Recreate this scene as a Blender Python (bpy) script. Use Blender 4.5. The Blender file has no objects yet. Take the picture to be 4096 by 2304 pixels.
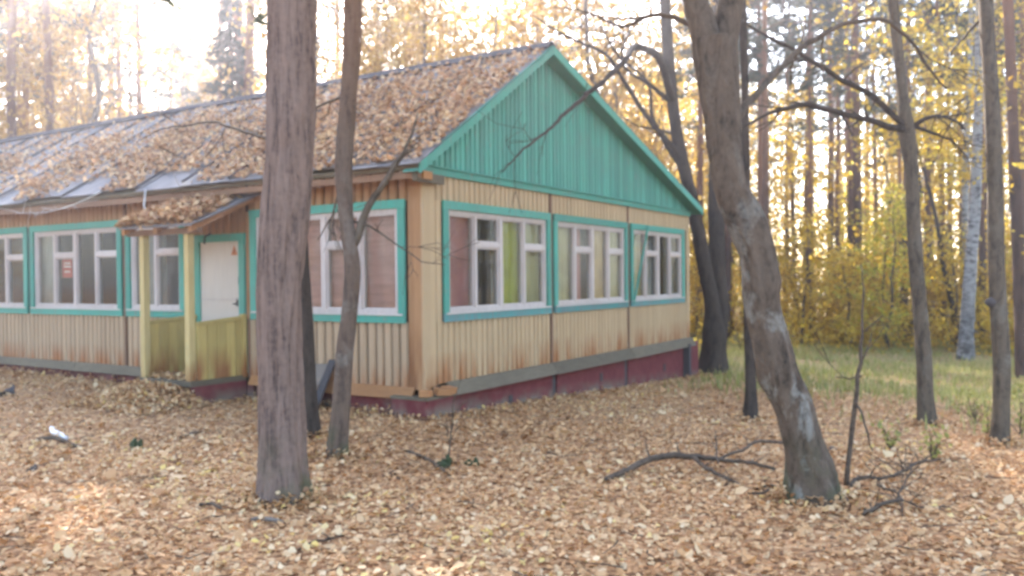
import bpy, math, random
import numpy as np
from mathutils import Vector, Matrix

R = math.radians
scene = bpy.context.scene
COL = scene.collection

# ---------------------------------------------------------------- camera
CAM = np.array([-7.461, -5.786, 1.55])
YAW, PITCH, ROLL = R(31.801), R(-0.686), R(-0.547)
FPX = 3380.3                                   # focal length in pixels of a 4096 wide picture
FW = np.array([math.cos(YAW) * math.cos(PITCH), math.sin(YAW) * math.cos(PITCH), math.sin(PITCH)])
_r = np.array([math.sin(YAW), -math.cos(YAW), 0.0])
_u = np.cross(_r, FW)
RT = math.cos(ROLL) * _r + math.sin(ROLL) * _u
UP = -math.sin(ROLL) * _r + math.cos(ROLL) * _u
cam_data = bpy.data.cameras.new("camera")
cam_data.sensor_width = 36.0
cam_data.lens = 36.0 * FPX / 4096.0
cam_data.clip_start, cam_data.clip_end = 0.05, 2000.0
cam_data.dof.use_dof = True                    # the phone missed its focus: it sits about a metre away
cam_data.dof.focus_distance = 1.0
cam_data.dof.aperture_fstop = 7.5
cam = bpy.data.objects.new("camera", cam_data)
COL.objects.link(cam)
M = Matrix.Identity(4)
for i in range(3):
    M[i][0], M[i][1], M[i][2], M[i][3] = RT[i], UP[i], -FW[i], CAM[i]
cam.matrix_world = M
scene.camera = cam

# ---------------------------------------------------------------- sky, sun, exposure
SUN_AZ, SUN_EL = R(47.0), R(29.0)              # azimuth counted from +X towards +Y
SUN_DIR = Vector((math.cos(SUN_AZ) * math.cos(SUN_EL), math.sin(SUN_AZ) * math.cos(SUN_EL), math.sin(SUN_EL)))
world = bpy.data.worlds.new("World")
scene.world = world
world.use_nodes = True
wn = world.node_tree
for n in list(wn.nodes):
    wn.nodes.remove(n)
sky = wn.nodes.new("ShaderNodeTexSky")
sky.sky_type = 'NISHITA'
sky.sun_disc = False
sky.sun_elevation = SUN_EL
sky.sun_rotation = math.pi / 2 - SUN_AZ
sky.air_density, sky.dust_density, sky.ozone_density = 1.0, 1.2, 1.0
bg = wn.nodes.new("ShaderNodeBackground")
bg.inputs[1].default_value = 0.15
wo = wn.nodes.new("ShaderNodeOutputWorld")
wn.links.new(sky.outputs[0], bg.inputs[0])
wn.links.new(bg.outputs[0], wo.inputs[0])
sun_data = bpy.data.lights.new("sun", 'SUN')
sun_data.energy = 3.0
sun_data.angle = R(0.6)
sun_data.color = (1.0, 0.96, 0.91)
sun = bpy.data.objects.new("sun", sun_data)
COL.objects.link(sun)
sun.rotation_euler = SUN_DIR.to_track_quat('Z', 'Y').to_euler()
vs = scene.view_settings
vs.view_transform, vs.look, vs.gamma, vs.use_curve_mapping = 'Standard', 'None', 1.0, False
vs.exposure = 3.0
vs.use_white_balance = True                   # the phone's white balance, set for open shade
vs.white_balance_temperature, vs.white_balance_tint = 6850.0, 12.0
scene.render.engine = 'CYCLES'
cy = scene.cycles
cy.use_denoising = True
cy.max_bounces, cy.diffuse_bounces, cy.glossy_bounces = 6, 3, 2
cy.transmission_bounces, cy.transparent_max_bounces, cy.volume_bounces = 4, 6, 0
cy.caustics_reflective = cy.caustics_refractive = False
cy.sample_clamp_indirect = 6.0

# ---------------------------------------------------------------- geometry helpers
def gz(x, y):
    """height of the ground: level by the house's near corner, falling towards the right"""
    x = np.asarray(x, float); y = np.asarray(y, float)
    sp = np.log1p(np.exp(np.clip(x, -30, 30)))
    z = -0.06 * (12 * np.tanh((sp - .693) / 12)) + 0.012 * np.clip(y, -10, 20)
    z = z + 0.022 * np.sin(x * 1.3 + 0.7 * y) * np.sin(y * 1.1 - 0.5 * x) * np.clip((np.hypot(x - 4, y - 6) - 8) / 3, 0.15, 1)
    return z
def ray(px, py): return FW + RT * (px - 2048) / FPX - UP * (py - 1152) / FPX
def at(px, py, depth): return CAM + ray(px, py) * depth
def on_ground(px, py):
    d = ray(px, py); t = np.linspace(1, 120, 24000); P = CAM + t[:, None] * d
    h = P[:, 2] - gz(P[:, 0], P[:, 1]); return P[int(np.argmax(h < 0))]
def depth_of(p): return float((np.asarray(p) - CAM) @ FW)

def link(name, me, mat=None, parent=None, label=None, cat=None, group=None, kind=None):
    o = bpy.data.objects.new(name, me)
    COL.objects.link(o)
    if mat is not None and me is not None and len(me.materials) == 0:
        me.materials.append(mat)
    if parent is not None: o.parent = parent
    if label: o["label"] = label
    if cat: o["category"] = cat
    if group: o["group"] = group
    if kind: o["kind"] = kind
    return o
def empty(name, loc=(0, 0, 0), rz=0.0, **k):
    o = link(name, None, **k); o.location = Vector([float(c) for c in loc]); o.rotation_euler = (0, 0, rz); o.empty_display_size = .2
    return o
def fast_mesh(name, verts, faces_flat, nper, smooth=False, tint=None):
    me = bpy.data.meshes.new(name)
    nf = len(faces_flat) // nper
    me.vertices.add(len(verts)); me.vertices.foreach_set("co", np.ascontiguousarray(verts, dtype=np.float32).ravel())
    me.loops.add(len(faces_flat)); me.loops.foreach_set("vertex_index", np.ascontiguousarray(faces_flat, dtype=np.int32))
    me.polygons.add(nf)
    me.polygons.foreach_set("loop_start", np.arange(0, nf * nper, nper, dtype=np.int32))
    try: me.polygons.foreach_set("loop_total", np.full(nf, nper, dtype=np.int32))
    except Exception: pass
    if smooth: me.polygons.foreach_set("use_smooth", np.ones(nf, dtype=bool))
    if tint is not None:
        a = me.attributes.new("tint", 'FLOAT', 'FACE'); a.data.foreach_set("value", np.ascontiguousarray(tint, dtype=np.float32))
    me.update(calc_edges=True)
    return me
class MB:
    """collects boxes, tubes and loose faces of one piece"""
    def __init__(s): s.v = []; s.f = []
    def add(s, verts, faces):
        b = len(s.v); s.v += [tuple(float(c) for c in p) for p in verts]; s.f += [tuple(b + i for i in f) for f in faces]; return s
    def hexa(s, p):   # eight corners, bottom ring then top ring
        p = [np.asarray(q, float) for q in p]
        fs = [(0, 3, 2, 1), (4, 5, 6, 7), (0, 1, 5, 4), (1, 2, 6, 5), (2, 3, 7, 6), (3, 0, 4, 7)]
        if np.dot(np.cross(p[1] - p[0], p[3] - p[0]), p[4] - p[0]) < 0: fs = [f[::-1] for f in fs]
        return s.add(p, fs)
    def box(s, x0, x1, y0, y1, z0, z1):
        return s.hexa([(x0, y0, z0), (x1, y0, z0), (x1, y1, z0), (x0, y1, z0), (x0, y0, z1), (x1, y0, z1), (x1, y1, z1), (x0, y1, z1)])
    def wbox(s, side, u0, u1, n0, n1, z0, z1):
        return s.hexa([W(side, u, n, z) for z in (z0, z1) for u, n in ((u0, n0), (u1, n0), (u1, n1), (u0, n1))])
    def tube(s, pts, rad, seg=6, cap=True):
        pts = np.asarray(pts, float); n = len(pts); rad = np.broadcast_to(np.asarray(rad, float), (n,))
        T = np.gradient(pts, axis=0); T /= np.linalg.norm(T, axis=1)[:, None] + 1e-9
        a = np.array([1.0, 0, 0]) if abs(T[0][0]) < .8 else np.array([0, 1.0, 0])
        b0 = len(s.v); th = np.linspace(0, 2 * math.pi, seg, endpoint=False)
        for i in range(n):
            e1 = np.cross(T[i], a); e1 /= np.linalg.norm(e1) + 1e-9; e2 = np.cross(T[i], e1)
            ring = pts[i] + rad[i] * (np.cos(th)[:, None] * e1 + np.sin(th)[:, None] * e2)
            s.v += [tuple(map(float, q)) for q in ring]
        for i in range(n - 1):
            for k in range(seg):
                k2 = (k + 1) % seg
                s.f.append((b0 + i * seg + k, b0 + i * seg + k2, b0 + (i + 1) * seg + k2, b0 + (i + 1) * seg + k))
        if cap:
            s.f.append(tuple(b0 + k for k in range(seg))[::-1]); s.f.append(tuple(b0 + (n - 1) * seg + k for k in range(seg)))
        return s
    def mesh(s, name, smooth=False):
        me = bpy.data.meshes.new(name); me.from_pydata(s.v, [], s.f)
        if smooth: me.polygons.foreach_set("use_smooth", [True] * len(me.polygons))
        me.update(); return me
    def build(s, name, mat, parent=None, smooth=False, **k):
        return link(name, s.mesh(name, smooth), mat, parent, **k)
def W(side, u, n, z): return (u, -n, z) if side == 'gable' else (-n, u, z)
def curve(pts, step=0.15):
    """smooth Hermite curve through rows of any width, tangents by chord length"""
    P = np.asarray(pts, float); n = len(P)
    if n < 3: return P
    h = np.linalg.norm(np.diff(P[:, :3], axis=0), axis=1) + 1e-9; d = np.diff(P, axis=0) / h[:, None]
    m = np.empty_like(P); m[0], m[-1] = d[0], d[-1]
    m[1:-1] = (d[:-1] * h[1:, None] + d[1:] * h[:-1, None]) / (h[:-1] + h[1:])[:, None]
    out = []
    for i in range(n - 1):
        k = max(2, int(h[i] / step))
        for t in np.linspace(0, 1, k, endpoint=False):
            out.append(P[i] * (2 * t ** 3 - 3 * t * t + 1) + m[i] * h[i] * (t ** 3 - 2 * t * t + t) + P[i + 1] * (3 * t * t - 2 * t ** 3) + m[i + 1] * h[i] * (t ** 3 - t * t))
    out.append(P[-1]); return np.array(out)
def lattice(rng, a, b, na, nb, wrap=True):
    """value noise on a lattice: a in 0..1 around the stem (wrapped), b counts rows"""
    G = rng.uniform(-1, 1, (nb + 2, na)); fa = a * na; ia = np.floor(fa).astype(int); ta = fa - ia; ta = ta * ta * (3 - 2 * ta)
    fb = np.clip(b, 0, nb); ib = np.floor(fb).astype(int); tb = fb - ib; tb = tb * tb * (3 - 2 * tb)
    g = lambda r, c: G[np.clip(r, 0, nb + 1), c % na]
    return (g(ib, ia) * (1 - ta) + g(ib, ia + 1) * ta) * (1 - tb) + (g(ib + 1, ia) * (1 - ta) + g(ib + 1, ia + 1) * ta) * tb
def trunk_mesh(name, pts, rad, seg=18, flare=0.35, rough=0.05, seed=0, step=0.12, burls=(), ridges=0.0, nr=26, rlen=.22):
    """a stem with fluted, lumpy bark and a flared foot"""
    rng = np.random.default_rng(seed)
    C = curve(np.column_stack([pts, rad]), step); P, r = C[:, :3], C[:, 3]
    n = len(P); s = np.concatenate([[0], np.cumsum(np.linalg.norm(np.diff(P, axis=0), axis=1))])
    T = np.gradient(P, axis=0); T /= np.linalg.norm(T, axis=1)[:, None]
    e1 = np.cross(T, np.array([0, 1.0, 0.02])); e1 /= np.linalg.norm(e1, axis=1)[:, None]; e2 = np.cross(T, e1)
    th = np.linspace(0, 2 * math.pi, seg, endpoint=False)
    ph = rng.uniform(0, 6.28, 12); k1, k2 = rng.integers(3, 6), rng.integers(7, 10)
    TH, S = np.meshgrid(th, s)
    m = 1 + rough * (np.sin(k1 * TH + ph[0] + 1.1 * S) * .5 + np.sin(k2 * TH + ph[1] - 1.7 * S) * .5 + .7 * np.sin(2 * TH + 2.3 * S + ph[2]) * np.sin(3.1 * S + ph[3]))
    fl = np.exp(-S / (2.2 * r[0]))
    m = m * (1 + flare * fl * (1 + .55 * np.sin(k1 * TH + ph[4])))
    if ridges:
        nb = int(s[-1] / rlen) + 2; q = lattice(rng, TH / (2 * math.pi), S / rlen, nr, nb); q2 = lattice(rng, TH / (2 * math.pi), S / (rlen * .35), nr * 2, int(s[-1] / (rlen * .35)) + 2)
        m = m + ridges * (np.clip(q * 1.6, -1, .55) + .45 * q2)
    for (bs, bth, br, bh) in burls:
        d = np.angle(np.exp(1j * (TH - bth))); m = m + bh * np.exp(-((S - bs) / br) ** 2 - (d / .7) ** 2)
    V = P[:, None, :] + (r[:, None] * m)[..., None] * (np.cos(TH)[..., None] * e1[:, None, :] + np.sin(TH)[..., None] * e2[:, None, :])
    i, k = np.meshgrid(np.arange(n - 1), np.arange(seg), indexing='ij'); k2_ = (k + 1) % seg
    F = np.stack([i * seg + k, i * seg + k2_, (i + 1) * seg + k2_, (i + 1) * seg + k], -1).reshape(-1)
    return fast_mesh(name, V.reshape(-1, 3), F, 4, smooth=True)
def leaf_arrays(P, D, N, L, Wd, fold=.25, curl=.2):
    """six-cornered folded leaves: P base, D direction, N normal, L length, Wd half width"""
    D = D / (np.linalg.norm(D, axis=1)[:, None] + 1e-9); S = np.cross(N, D); S /= np.linalg.norm(S, axis=1)[:, None] + 1e-9
    U = np.cross(D, S); L = L[:, None]; Wd = Wd[:, None]
    v = np.stack([P, P + D * L * .35 + S * Wd + U * Wd * fold, P + D * L * .72 + S * Wd * .8 + U * (Wd * fold * .8 + L * curl * .5),
                  P + D * L + U * L * curl, P + D * L * .72 - S * Wd * .8 + U * (Wd * fold * .8 + L * curl * .5), P + D * L * .35 - S * Wd + U * Wd * fold], 1)
    b = np.arange(len(P))[:, None] * 6
    f = np.stack([b + np.array([[0, 1, 2, 3]]), b + np.array([[0, 3, 4, 5]])], 1)
    return v.reshape(-1, 3), f.reshape(-1)
def rand_dirs(rng, n):
    d = rng.normal(size=(n, 3)); return d / np.linalg.norm(d, axis=1)[:, None]
def card_arrays(rng, P, size):
    """two-triangle rhombic leaves with random pose"""
    n = len(P); D = rand_dirs(rng, n); N = rand_dirs(rng, n); S = np.cross(D, N); S /= np.linalg.norm(S, axis=1)[:, None] + 1e-9
    L = (size * rng.uniform(.6, 1.35, n))[:, None]; U = np.cross(D, S)
    v = np.stack([P - D * L * .5, P + S * L * .34 + U * L * .08, P + D * L * .5, P - S * L * .34 + U * L * .08], 1).reshape(-1, 3)
    b = np.arange(n)[:, None] * 4
    return v, np.stack([b + np.array([[0, 1, 2]]), b + np.array([[0, 2, 3]])], 1).reshape(-1)

# ---------------------------------------------------------------- materials
class NT:
    def __init__(s, name):
        s.m = bpy.data.materials.new(name); s.m.use_nodes = True; s.t = s.m.node_tree
        for n in list(s.t.nodes): s.t.nodes.remove(n)
        s.out = s.n("ShaderNodeOutputMaterial")
    def n(s, t, **k):
        x = s.t.nodes.new(t)
        for a, b in k.items(): setattr(x, a, b)
        return x
    def l(s, a, b): s.t.links.new(a, b)
    def ramp(s, fac, stops, interp='LINEAR'):
        r = s.n("ShaderNodeValToRGB"); r.color_ramp.interpolation = interp; e = r.color_ramp.elements
        while len(e) < len(stops): e.new(.5)
        for el, (p, c) in zip(e, stops): el.position = p; el.color = (*c, 1) if len(c) == 3 else c
        s.l(fac, r.inputs[0]); return r.outputs[0]
    def noise(s, vec, scale, detail=4, rough=.6, dist=0.0):
        n = s.n("ShaderNodeTexNoise"); n.inputs["Scale"].default_value = scale; n.inputs["Detail"].default_value = detail
        n.inputs["Roughness"].default_value = rough; n.inputs["Distortion"].default_value = dist
        if vec is not None: s.l(vec, n.inputs["Vector"])
        return n.outputs[0]
    def mapping(s, vec, scale=(1, 1, 1)):
        m = s.n("ShaderNodeMapping"); m.inputs["Scale"].default_value = scale; s.l(vec, m.inputs["Vector"]); return m.outputs[0]
    def mix(s, fac, a, b, mode='MIX'):
        m = s.n("ShaderNodeMix", data_type='RGBA', blend_type=mode)
        for v, i in ((fac, 0), (a, 6), (b, 7)):
            if isinstance(v, (int, float)): m.inputs[i].default_value = v
            elif isinstance(v, tuple): m.inputs[i].default_value = (*v, 1)
            else: s.l(v, m.inputs[i])
        return m.outputs[2]
    def math(s, op, a, b=0.0, clamp=False):
        m = s.n("ShaderNodeMath", operation=op, use_clamp=clamp)
        for v, i in ((a, 0), (b, 1)):
            if isinstance(v, (int, float)): m.inputs[i].default_value = v
            else: s.l(v, m.inputs[i])
        return m.outputs[0]
    def pos(s): return s.n("ShaderNodeNewGeometry").outputs["Position"]
    def obj(s): return s.n("ShaderNodeTexCoord").outputs["Object"]
    def xyz(s, v): x = s.n("ShaderNodeSeparateXYZ"); s.l(v, x.inputs[0]); return x.outputs
    def rnd(s): return s.n("ShaderNodeObjectInfo").outputs["Random"]
    def surf(s, color, rough=.8, bump=None, strength=.3, dist=.02, spec=.3, metal=0.0):
        b = s.n("ShaderNodeBsdfPrincipled"); b.inputs["Roughness"].default_value = rough; b.inputs["Specular IOR Level"].default_value = spec
        b.inputs["Metallic"].default_value = metal
        if isinstance(color, tuple): b.inputs["Base Color"].default_value = (*color, 1)
        else: s.l(color, b.inputs["Base Color"])
        if bump is not None:
            k = s.n("ShaderNodeBump"); k.inputs["Strength"].default_value = strength; k.inputs["Distance"].default_value = dist
            s.l(bump, k.inputs["Height"]); s.l(k.outputs[0], b.inputs["Normal"])
        s.l(b.outputs[0], s.out.inputs[0]); return s.m
MAT = {}
def wood_paint(name, base, dirt, amount=.5, rough=.75, streak=(14, 14, 1.2), vary=.25, stain=None, stain_z=(0.35, 1.1), chips=None):
    m = NT(name); p = m.pos(); st = m.noise(m.mapping(p, streak), 2.2, 5, .65)
    big = m.noise(p, 1.1, 3)
    c = m.mix(m.math('MULTIPLY', m.ramp(st, [(.4, (0, 0, 0)), (.72, (1, 1, 1))]), amount), base, dirt)
    dark = tuple(x * (1 - vary) for x in (1, 1, 1)); light = (1 + vary * .45,) * 3
    c = m.mix(1.0, c, m.mix(m.rnd(), dark, light), 'MULTIPLY')
    c = m.mix(m.math('MULTIPLY', m.ramp(big, [(.42, (0, 0, 0)), (.75, (1, 1, 1))]), .45), c, dirt)
    if chips:
        ch = m.ramp(m.noise(m.mapping(p, (5, 5, 1.6)), 2.6, 6, .75), [(.60, (0, 0, 0)), (.645, (1, 1, 1))]); c = m.mix(m.math('MULTIPLY', ch, .75), c, chips)
    if stain:
        z = m.xyz(p)[2]; a, b = stain_z
        h = m.math('SUBTRACT', 1.0, m.math('DIVIDE', m.math('SUBTRACT', z, a), b - a), True)
        f = m.math('MULTIPLY', h, m.ramp(m.noise(m.mapping(p, (3.4, 3.4, .5)), 1.3, 4, .7), [(.40, (0, 0, 0)), (.62, (1, 1, 1))]))
        c = m.mix(m.math('MINIMUM', m.math('MULTIPLY', f, 1.35), .85), c, stain)
    return m.surf(c, rough, st, .25, .006)
MAT['tan'] = wood_paint("tan_boards", (.50, .355, .20), (.40, .27, .14), .3, vary=.09, stain=(.33, .125, .04), stain_z=(.34, .72))
MAT['orange'] = wood_paint("orange_brown_boards", (.40, .215, .10), (.28, .135, .06), .5, vary=.15, stain=(.2, .08, .03))
MAT['pinkish'] = wood_paint("faded_tan_boards", (.46, .325, .20), (.36, .24, .14), .3, vary=.10, stain=(.34, .125, .04), stain_z=(.3, .62))
MAT['groove'] = wood_paint("dark_sheathing", (.10, .062, .034), (.06, .035, .02), .5)
MAT['green'] = wood_paint("green_paint", (.085, .37, .275), (.12, .255, .20), .75, vary=.26, chips=(.17, .25, .20))
MAT['green_trim'] = wood_paint("green_trim_paint", (.08, .37, .27), (.13, .24, .19), .65, vary=.22, chips=(.22, .24, .19))
MAT['green_worn'] = wood_paint("worn_green_paint", (.07, .33, .29), (.20, .185, .19), .95, vary=.2, chips=(.24, .21, .20))
MAT['white'] = wood_paint("white_frame_paint", (.60, .52, .465), (.38, .30, .25), .5, .6, vary=.1)
MAT['door'] = wood_paint("white_door_paint", (.62, .54, .45), (.47, .39, .30), .35, .6, vary=.05)
MAT['yellow'] = wood_paint("ochre_porch_paint", (.54, .41, .14), (.38, .25, .085), .5, vary=.2, stain=(.27, .09, .03), stain_z=(.3, .75))
MAT['post'] = wood_paint("pale_ochre_paint", (.58, .45, .20), (.36, .24, .09), .5, vary=.1, stain=(.25, .09, .03), stain_z=(.3, .6))
MAT['grey_wood'] = wood_paint("weathered_grey_wood", (.185, .150, .098), (.105, .085, .058), .7, .9, streak=(3, 3, 14))
MAT['rust_wood'] = wood_paint("raw_orange_wood", (.43, .21, .085), (.25, .11, .05), .6, .85, streak=(3, 3, 14))
MAT['brown'] = wood_paint("brown_cover_strip", (.27, .155, .09), (.17, .09, .055), .6)
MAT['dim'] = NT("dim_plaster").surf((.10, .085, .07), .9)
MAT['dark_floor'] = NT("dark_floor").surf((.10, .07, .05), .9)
def plinth_mat():
    m = NT("dark_red_plinth"); p = m.pos(); n = m.noise(p, 6, 5, .65); z = m.xyz(p)
    c = m.mix(m.ramp(n, [(.35, (0, 0, 0)), (.7, (1, 1, 1))]), (.135, .026, .028), (.19, .050, .046))
    gnd = m.math('ADD', z[2], m.math('MULTIPLY', z[0], .055))
    low = m.math('SUBTRACT', 1.0, m.math('DIVIDE', gnd, .22), True)
    f = m.math('MULTIPLY', low, m.ramp(m.noise(p, 3.5, 4, .6), [(.40, (0, 0, 0)), (.6, (1, 1, 1))]))
    c = m.mix(m.math('MULTIPLY', f, .8), c, (.20, .215, .155))
    return m.surf(c, .9, n, .4, .02)
MAT['plinth'] = plinth_mat()
def roof_mat():
    m = NT("grey_roofing"); p = m.pos(); n = m.noise(m.mapping(p, (1, 3, 1)), 2.0, 5, .6); f = m.noise(p, 60, 3)
    c = m.ramp(n, [(.3, (.115, .105, .10)), (.55, (.185, .172, .165)), (.75, (.25, .235, .22))])
    c = m.mix(m.math('MULTIPLY', m.rnd(), .4), c, (.16, .14, .14))
    return m.surf(c, .62, f, .25, .004, .5)
MAT['roof'] = roof_mat()
def bark(name, groove, plate, scale=(9, 9, 2.0), upper=None, upper_z=(5, 9), patch=None, patch_amt=.5, strength=.9, moss=None):
    m = NT(name); p = m.obj(); wp = m.pos()
    n1 = m.noise(m.mapping(p, scale), 1.6, 6, .65, .6); n2 = m.noise(p, 26, 4, .6)
    h = m.math('ADD', m.math('MULTIPLY', n1, .8), m.math('MULTIPLY', n2, .3))
    mid = tuple((a + 2 * b) / 3 for a, b in zip(groove, plate))
    c = m.ramp(h, [(.40, groove), (.54, mid), (.70, plate)])
    if upper:
        z = m.xyz(p)[2]; f = m.math('DIVIDE', m.math('SUBTRACT', z, upper_z[0]), upper_z[1] - upper_z[0], True)
        c = m.mix(m.math('MULTIPLY', f, .9), c, m.mix(n2, tuple(x * .55 for x in upper), upper))
    if patch:
        f = m.ramp(m.noise(m.mapping(p, (1.6, 1.6, 1.1)), 2.4, 5, .7, .5), [(.52, (0, 0, 0)), (.60, (1, 1, 1))])
        f = m.math('MULTIPLY', f, m.math('SUBTRACT', 1.35, m.math('MULTIPLY', m.xyz(p)[2], .42), True))
        c = m.mix(m.math('MULTIPLY', m.math('MULTIPLY', f, n2), patch_amt * 1.6), c, patch)
    if moss:
        z = m.xyz(p)[2]; f = m.math('SUBTRACT', 1.0, m.math('DIVIDE', z, .5), True)
        f = m.math('MULTIPLY', f, m.ramp(m.noise(p, 4, 4), [(.4, (0, 0, 0)), (.6, (1, 1, 1))])); c = m.mix(m.math('MULTIPLY', f, .8), c, moss)
    return m.surf(c, .9, h, strength, .03, .2)
MAT['pine_bark'] = bark("pine_bark", (.070, .047, .038), (.240, .164, .126), (16, 16, 1.5), upper=(.30, .17, .11), upper_z=(2.8, 11), moss=(.07, .08, .03))
MAT['pine_thin'] = bark("thin_pine_bark", (.06, .042, .032), (.17, .118, .084), (12, 12, 2.2), upper=(.34, .17, .09), upper_z=(2.6, 5.5), moss=(.06, .08, .03), patch=(.30, .28, .24), patch_amt=.4)
MAT['far_pine'] = bark("far_pine_bark", (.05, .032, .026), (.135, .085, .062), (4, 4, 1.2), upper=(.36, .17, .085), upper_z=(4, 9))
MAT['maple_bark'] = bark("lichened_bark", (.036, .026, .018), (.135, .096, .066), (8, 8, 3.0), patch=(.29, .285, .245), patch_amt=.6, moss=(.06, .075, .03))
MAT['dark_bark'] = bark("dark_bark", (.024, .018, .014), (.078, .058, .043), (9, 9, 2.5))
MAT['grey_bark'] = bark("grey_bark", (.046, .036, .026), (.145, .110, .076), (10, 10, 3.0), patch=(.22, .215, .18), patch_amt=.4)
MAT['twig'] = bark("twig_bark", (.045, .032, .023), (.15, .108, .075), (14, 14, 14))
MAT['pale_twig'] = bark("sunlit_pale_dead_wood", (.38, .34, .29), (.66, .62, .56), (14, 14, 14))  # sunlight on the eave twigs is put into this pale colour
def birch_mat():
    m = NT("birch_bark"); p = m.obj(); n = m.noise(m.mapping(p, (3.0, 3.0, 8)), 1.5, 6, .75); z = m.xyz(p)[2]
    c = m.ramp(n, [(.40, (.035, .03, .028)), (.47, (.28, .27, .26)), (.7, (.43, .42, .40))])
    low = m.math('SUBTRACT', 1.0, m.math('DIVIDE', z, 2.6), True)
    c = m.mix(m.math('MULTIPLY', low, m.ramp(m.noise(p, 5, 4), [(.35, (0, 0, 0)), (.6, (1, 1, 1))])), c, (.05, .042, .036))
    return m.surf(c, .8, n, .2, .01)
MAT['birch'] = birch_mat()
def leaf_mat(name, stops, trans=.5, rough=.6, rand=.0):
    m = NT(name); a = m.n("ShaderNodeAttribute", attribute_name="tint")
    c = m.ramp(a.outputs["Fac"], stops)
    if rand: c = m.mix(m.math('MULTIPLY', m.rnd(), rand), c, stops[len(stops) // 2][1])
    d = m.n("ShaderNodeBsdfDiffuse"); t = m.n("ShaderNodeBsdfTranslucent"); g = m.n("ShaderNodeBsdfGlossy"); g.inputs["Roughness"].default_value = .45
    m.l(c, d.inputs[0]); m.l(c, t.inputs[0]); g.inputs[0].default_value = (.6, .58, .55, 1)
    x = m.n("ShaderNodeMixShader"); x.inputs[0].default_value = trans; m.l(d.outputs[0], x.inputs[1]); m.l(t.outputs[0], x.inputs[2])
    y = m.n("ShaderNodeMixShader"); y.inputs[0].default_value = .05; m.l(x.outputs[0], y.inputs[1]); m.l(g.outputs[0], y.inputs[2])
    m.l(y.outputs[0], m.out.inputs[0]); return m.m
MAT['litter'] = leaf_mat("fallen_leaves", [(0, (.18, .085, .036)), (.2, (.42, .21, .085)), (.45, (.60, .34, .15)), (.68, (.68, .44, .225)), (.86, (.76, .57, .34)), (1, (.76, .54, .15))], .22)
MAT['litter_roof'] = leaf_mat("fallen_leaves_on_roof", [(0, (.20, .095, .045)), (.35, (.46, .235, .11)), (.7, (.62, .38, .20)), (1, (.74, .54, .30))], .22)
MAT['gold'] = leaf_mat("golden_leaves", [(0, (.32, .18, .02)), (.4, (.62, .41, .04)), (.8, (.76, .55, .06)), (1, (.74, .64, .13))], .6)
MAT['amber'] = leaf_mat("amber_leaves", [(0, (.28, .145, .03)), (.5, (.56, .34, .075)), (1, (.68, .48, .13))], .58)
MAT['lime'] = leaf_mat("yellow_green_leaves", [(0, (.24, .25, .03)), (.5, (.56, .52, .05)), (1, (.74, .66, .10))], .55)
MAT['needle'] = leaf_mat("pine_needles", [(0, (.030, .048, .022)), (.6, (.062, .085, .035)), (1, (.11, .125, .05))], .3)
MAT['spruce'] = leaf_mat("spruce_needles", [(0, (.020, .034, .026)), (.6, (.035, .055, .040)), (1, (.055, .075, .05))], .25)
MAT['grass'] = leaf_mat("grass_blades", [(0, (.18, .20, .05)), (.4, (.33, .34, .09)), (.75, (.48, .43, .15)), (1, (.56, .44, .20))], .4)
MAT['fern'] = leaf_mat("green_plant", [(0, (.24, .25, .06)), (1, (.50, .46, .14))], .45)
def ground_mat():
    m = NT("leafy_soil"); p = m.pos(); v = m.n("ShaderNodeTexVoronoi"); v.inputs["Scale"].default_value = 26; m.l(p, v.inputs["Vector"])
    r = m.xyz(v.outputs["Color"])[0]; n = m.noise(p, .55, 4)
    c = m.ramp(r, [(0, (.15, .075, .036)), (.4, (.36, .185, .085)), (.75, (.50, .29, .145)), (1, (.58, .40, .22))])
    x = m.xyz(p)
    # open sward away from the house and the big trees
    f = m.math('DIVIDE', m.math('SUBTRACT', m.math('ADD', x[0], m.math('MULTIPLY', x[1], -.55)), 7.0), 4.0, True)
    f = m.math('MULTIPLY', f, m.ramp(n, [(.33, (.35, .35, .35)), (.55, (1, 1, 1))]))
    c = m.mix(m.math('MULTIPLY', f, .6), c, (.30, .28, .12))
    return m.surf(c, .95, m.math('SUBTRACT', 1.0, v.outputs["Distance"]), .5, .02, .15)
MAT['ground'] = ground_mat()
def glass_mat(dust):
    m = NT("window_glass"); lw = m.n("ShaderNodeLayerWeight"); lw.inputs[0].default_value = .5
    fr = m.math('ADD', .02, m.math('MULTIPLY', m.math('POWER', lw.outputs["Facing"], 5.0), .5), True)
    t = m.n("ShaderNodeBsdfTransparent"); t.inputs[0].default_value = (.88, .89, .86, 1)
    g = m.n("ShaderNodeBsdfGlossy"); g.inputs["Roughness"].default_value = .03; g.inputs[0].default_value = (.95, .95, .95, 1)
    k = m.n("ShaderNodeBump"); k.inputs["Strength"].default_value = .06; k.inputs["Distance"].default_value = .02; m.l(m.noise(m.pos(), 2.2, 2), k.inputs["Height"]); m.l(k.outputs[0], g.inputs["Normal"])
    a = m.n("ShaderNodeMixShader"); m.l(fr, a.inputs[0]); m.l(t.outputs[0], a.inputs[1]); m.l(g.outputs[0], a.inputs[2])
    d = m.n("ShaderNodeBsdfDiffuse"); d.inputs[0].default_value = (.5, .46, .40, 1)
    b = m.n("ShaderNodeMixShader"); m.l(m.math('MULTIPLY', m.ramp(m.noise(m.pos(), 3.0, 5, .7), [(.3, (.3, .3, .3)), (.8, (1, 1, 1))]), dust), b.inputs[0])
    m.l(a.outputs[0], b.inputs[1]); m.l(d.outputs[0], b.inputs[2]); m.l(b.outputs[0], m.out.inputs[0]); return m.m
MAT['glass'] = glass_mat(.03)
MAT['glass_dusty'] = glass_mat(.22)
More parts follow.
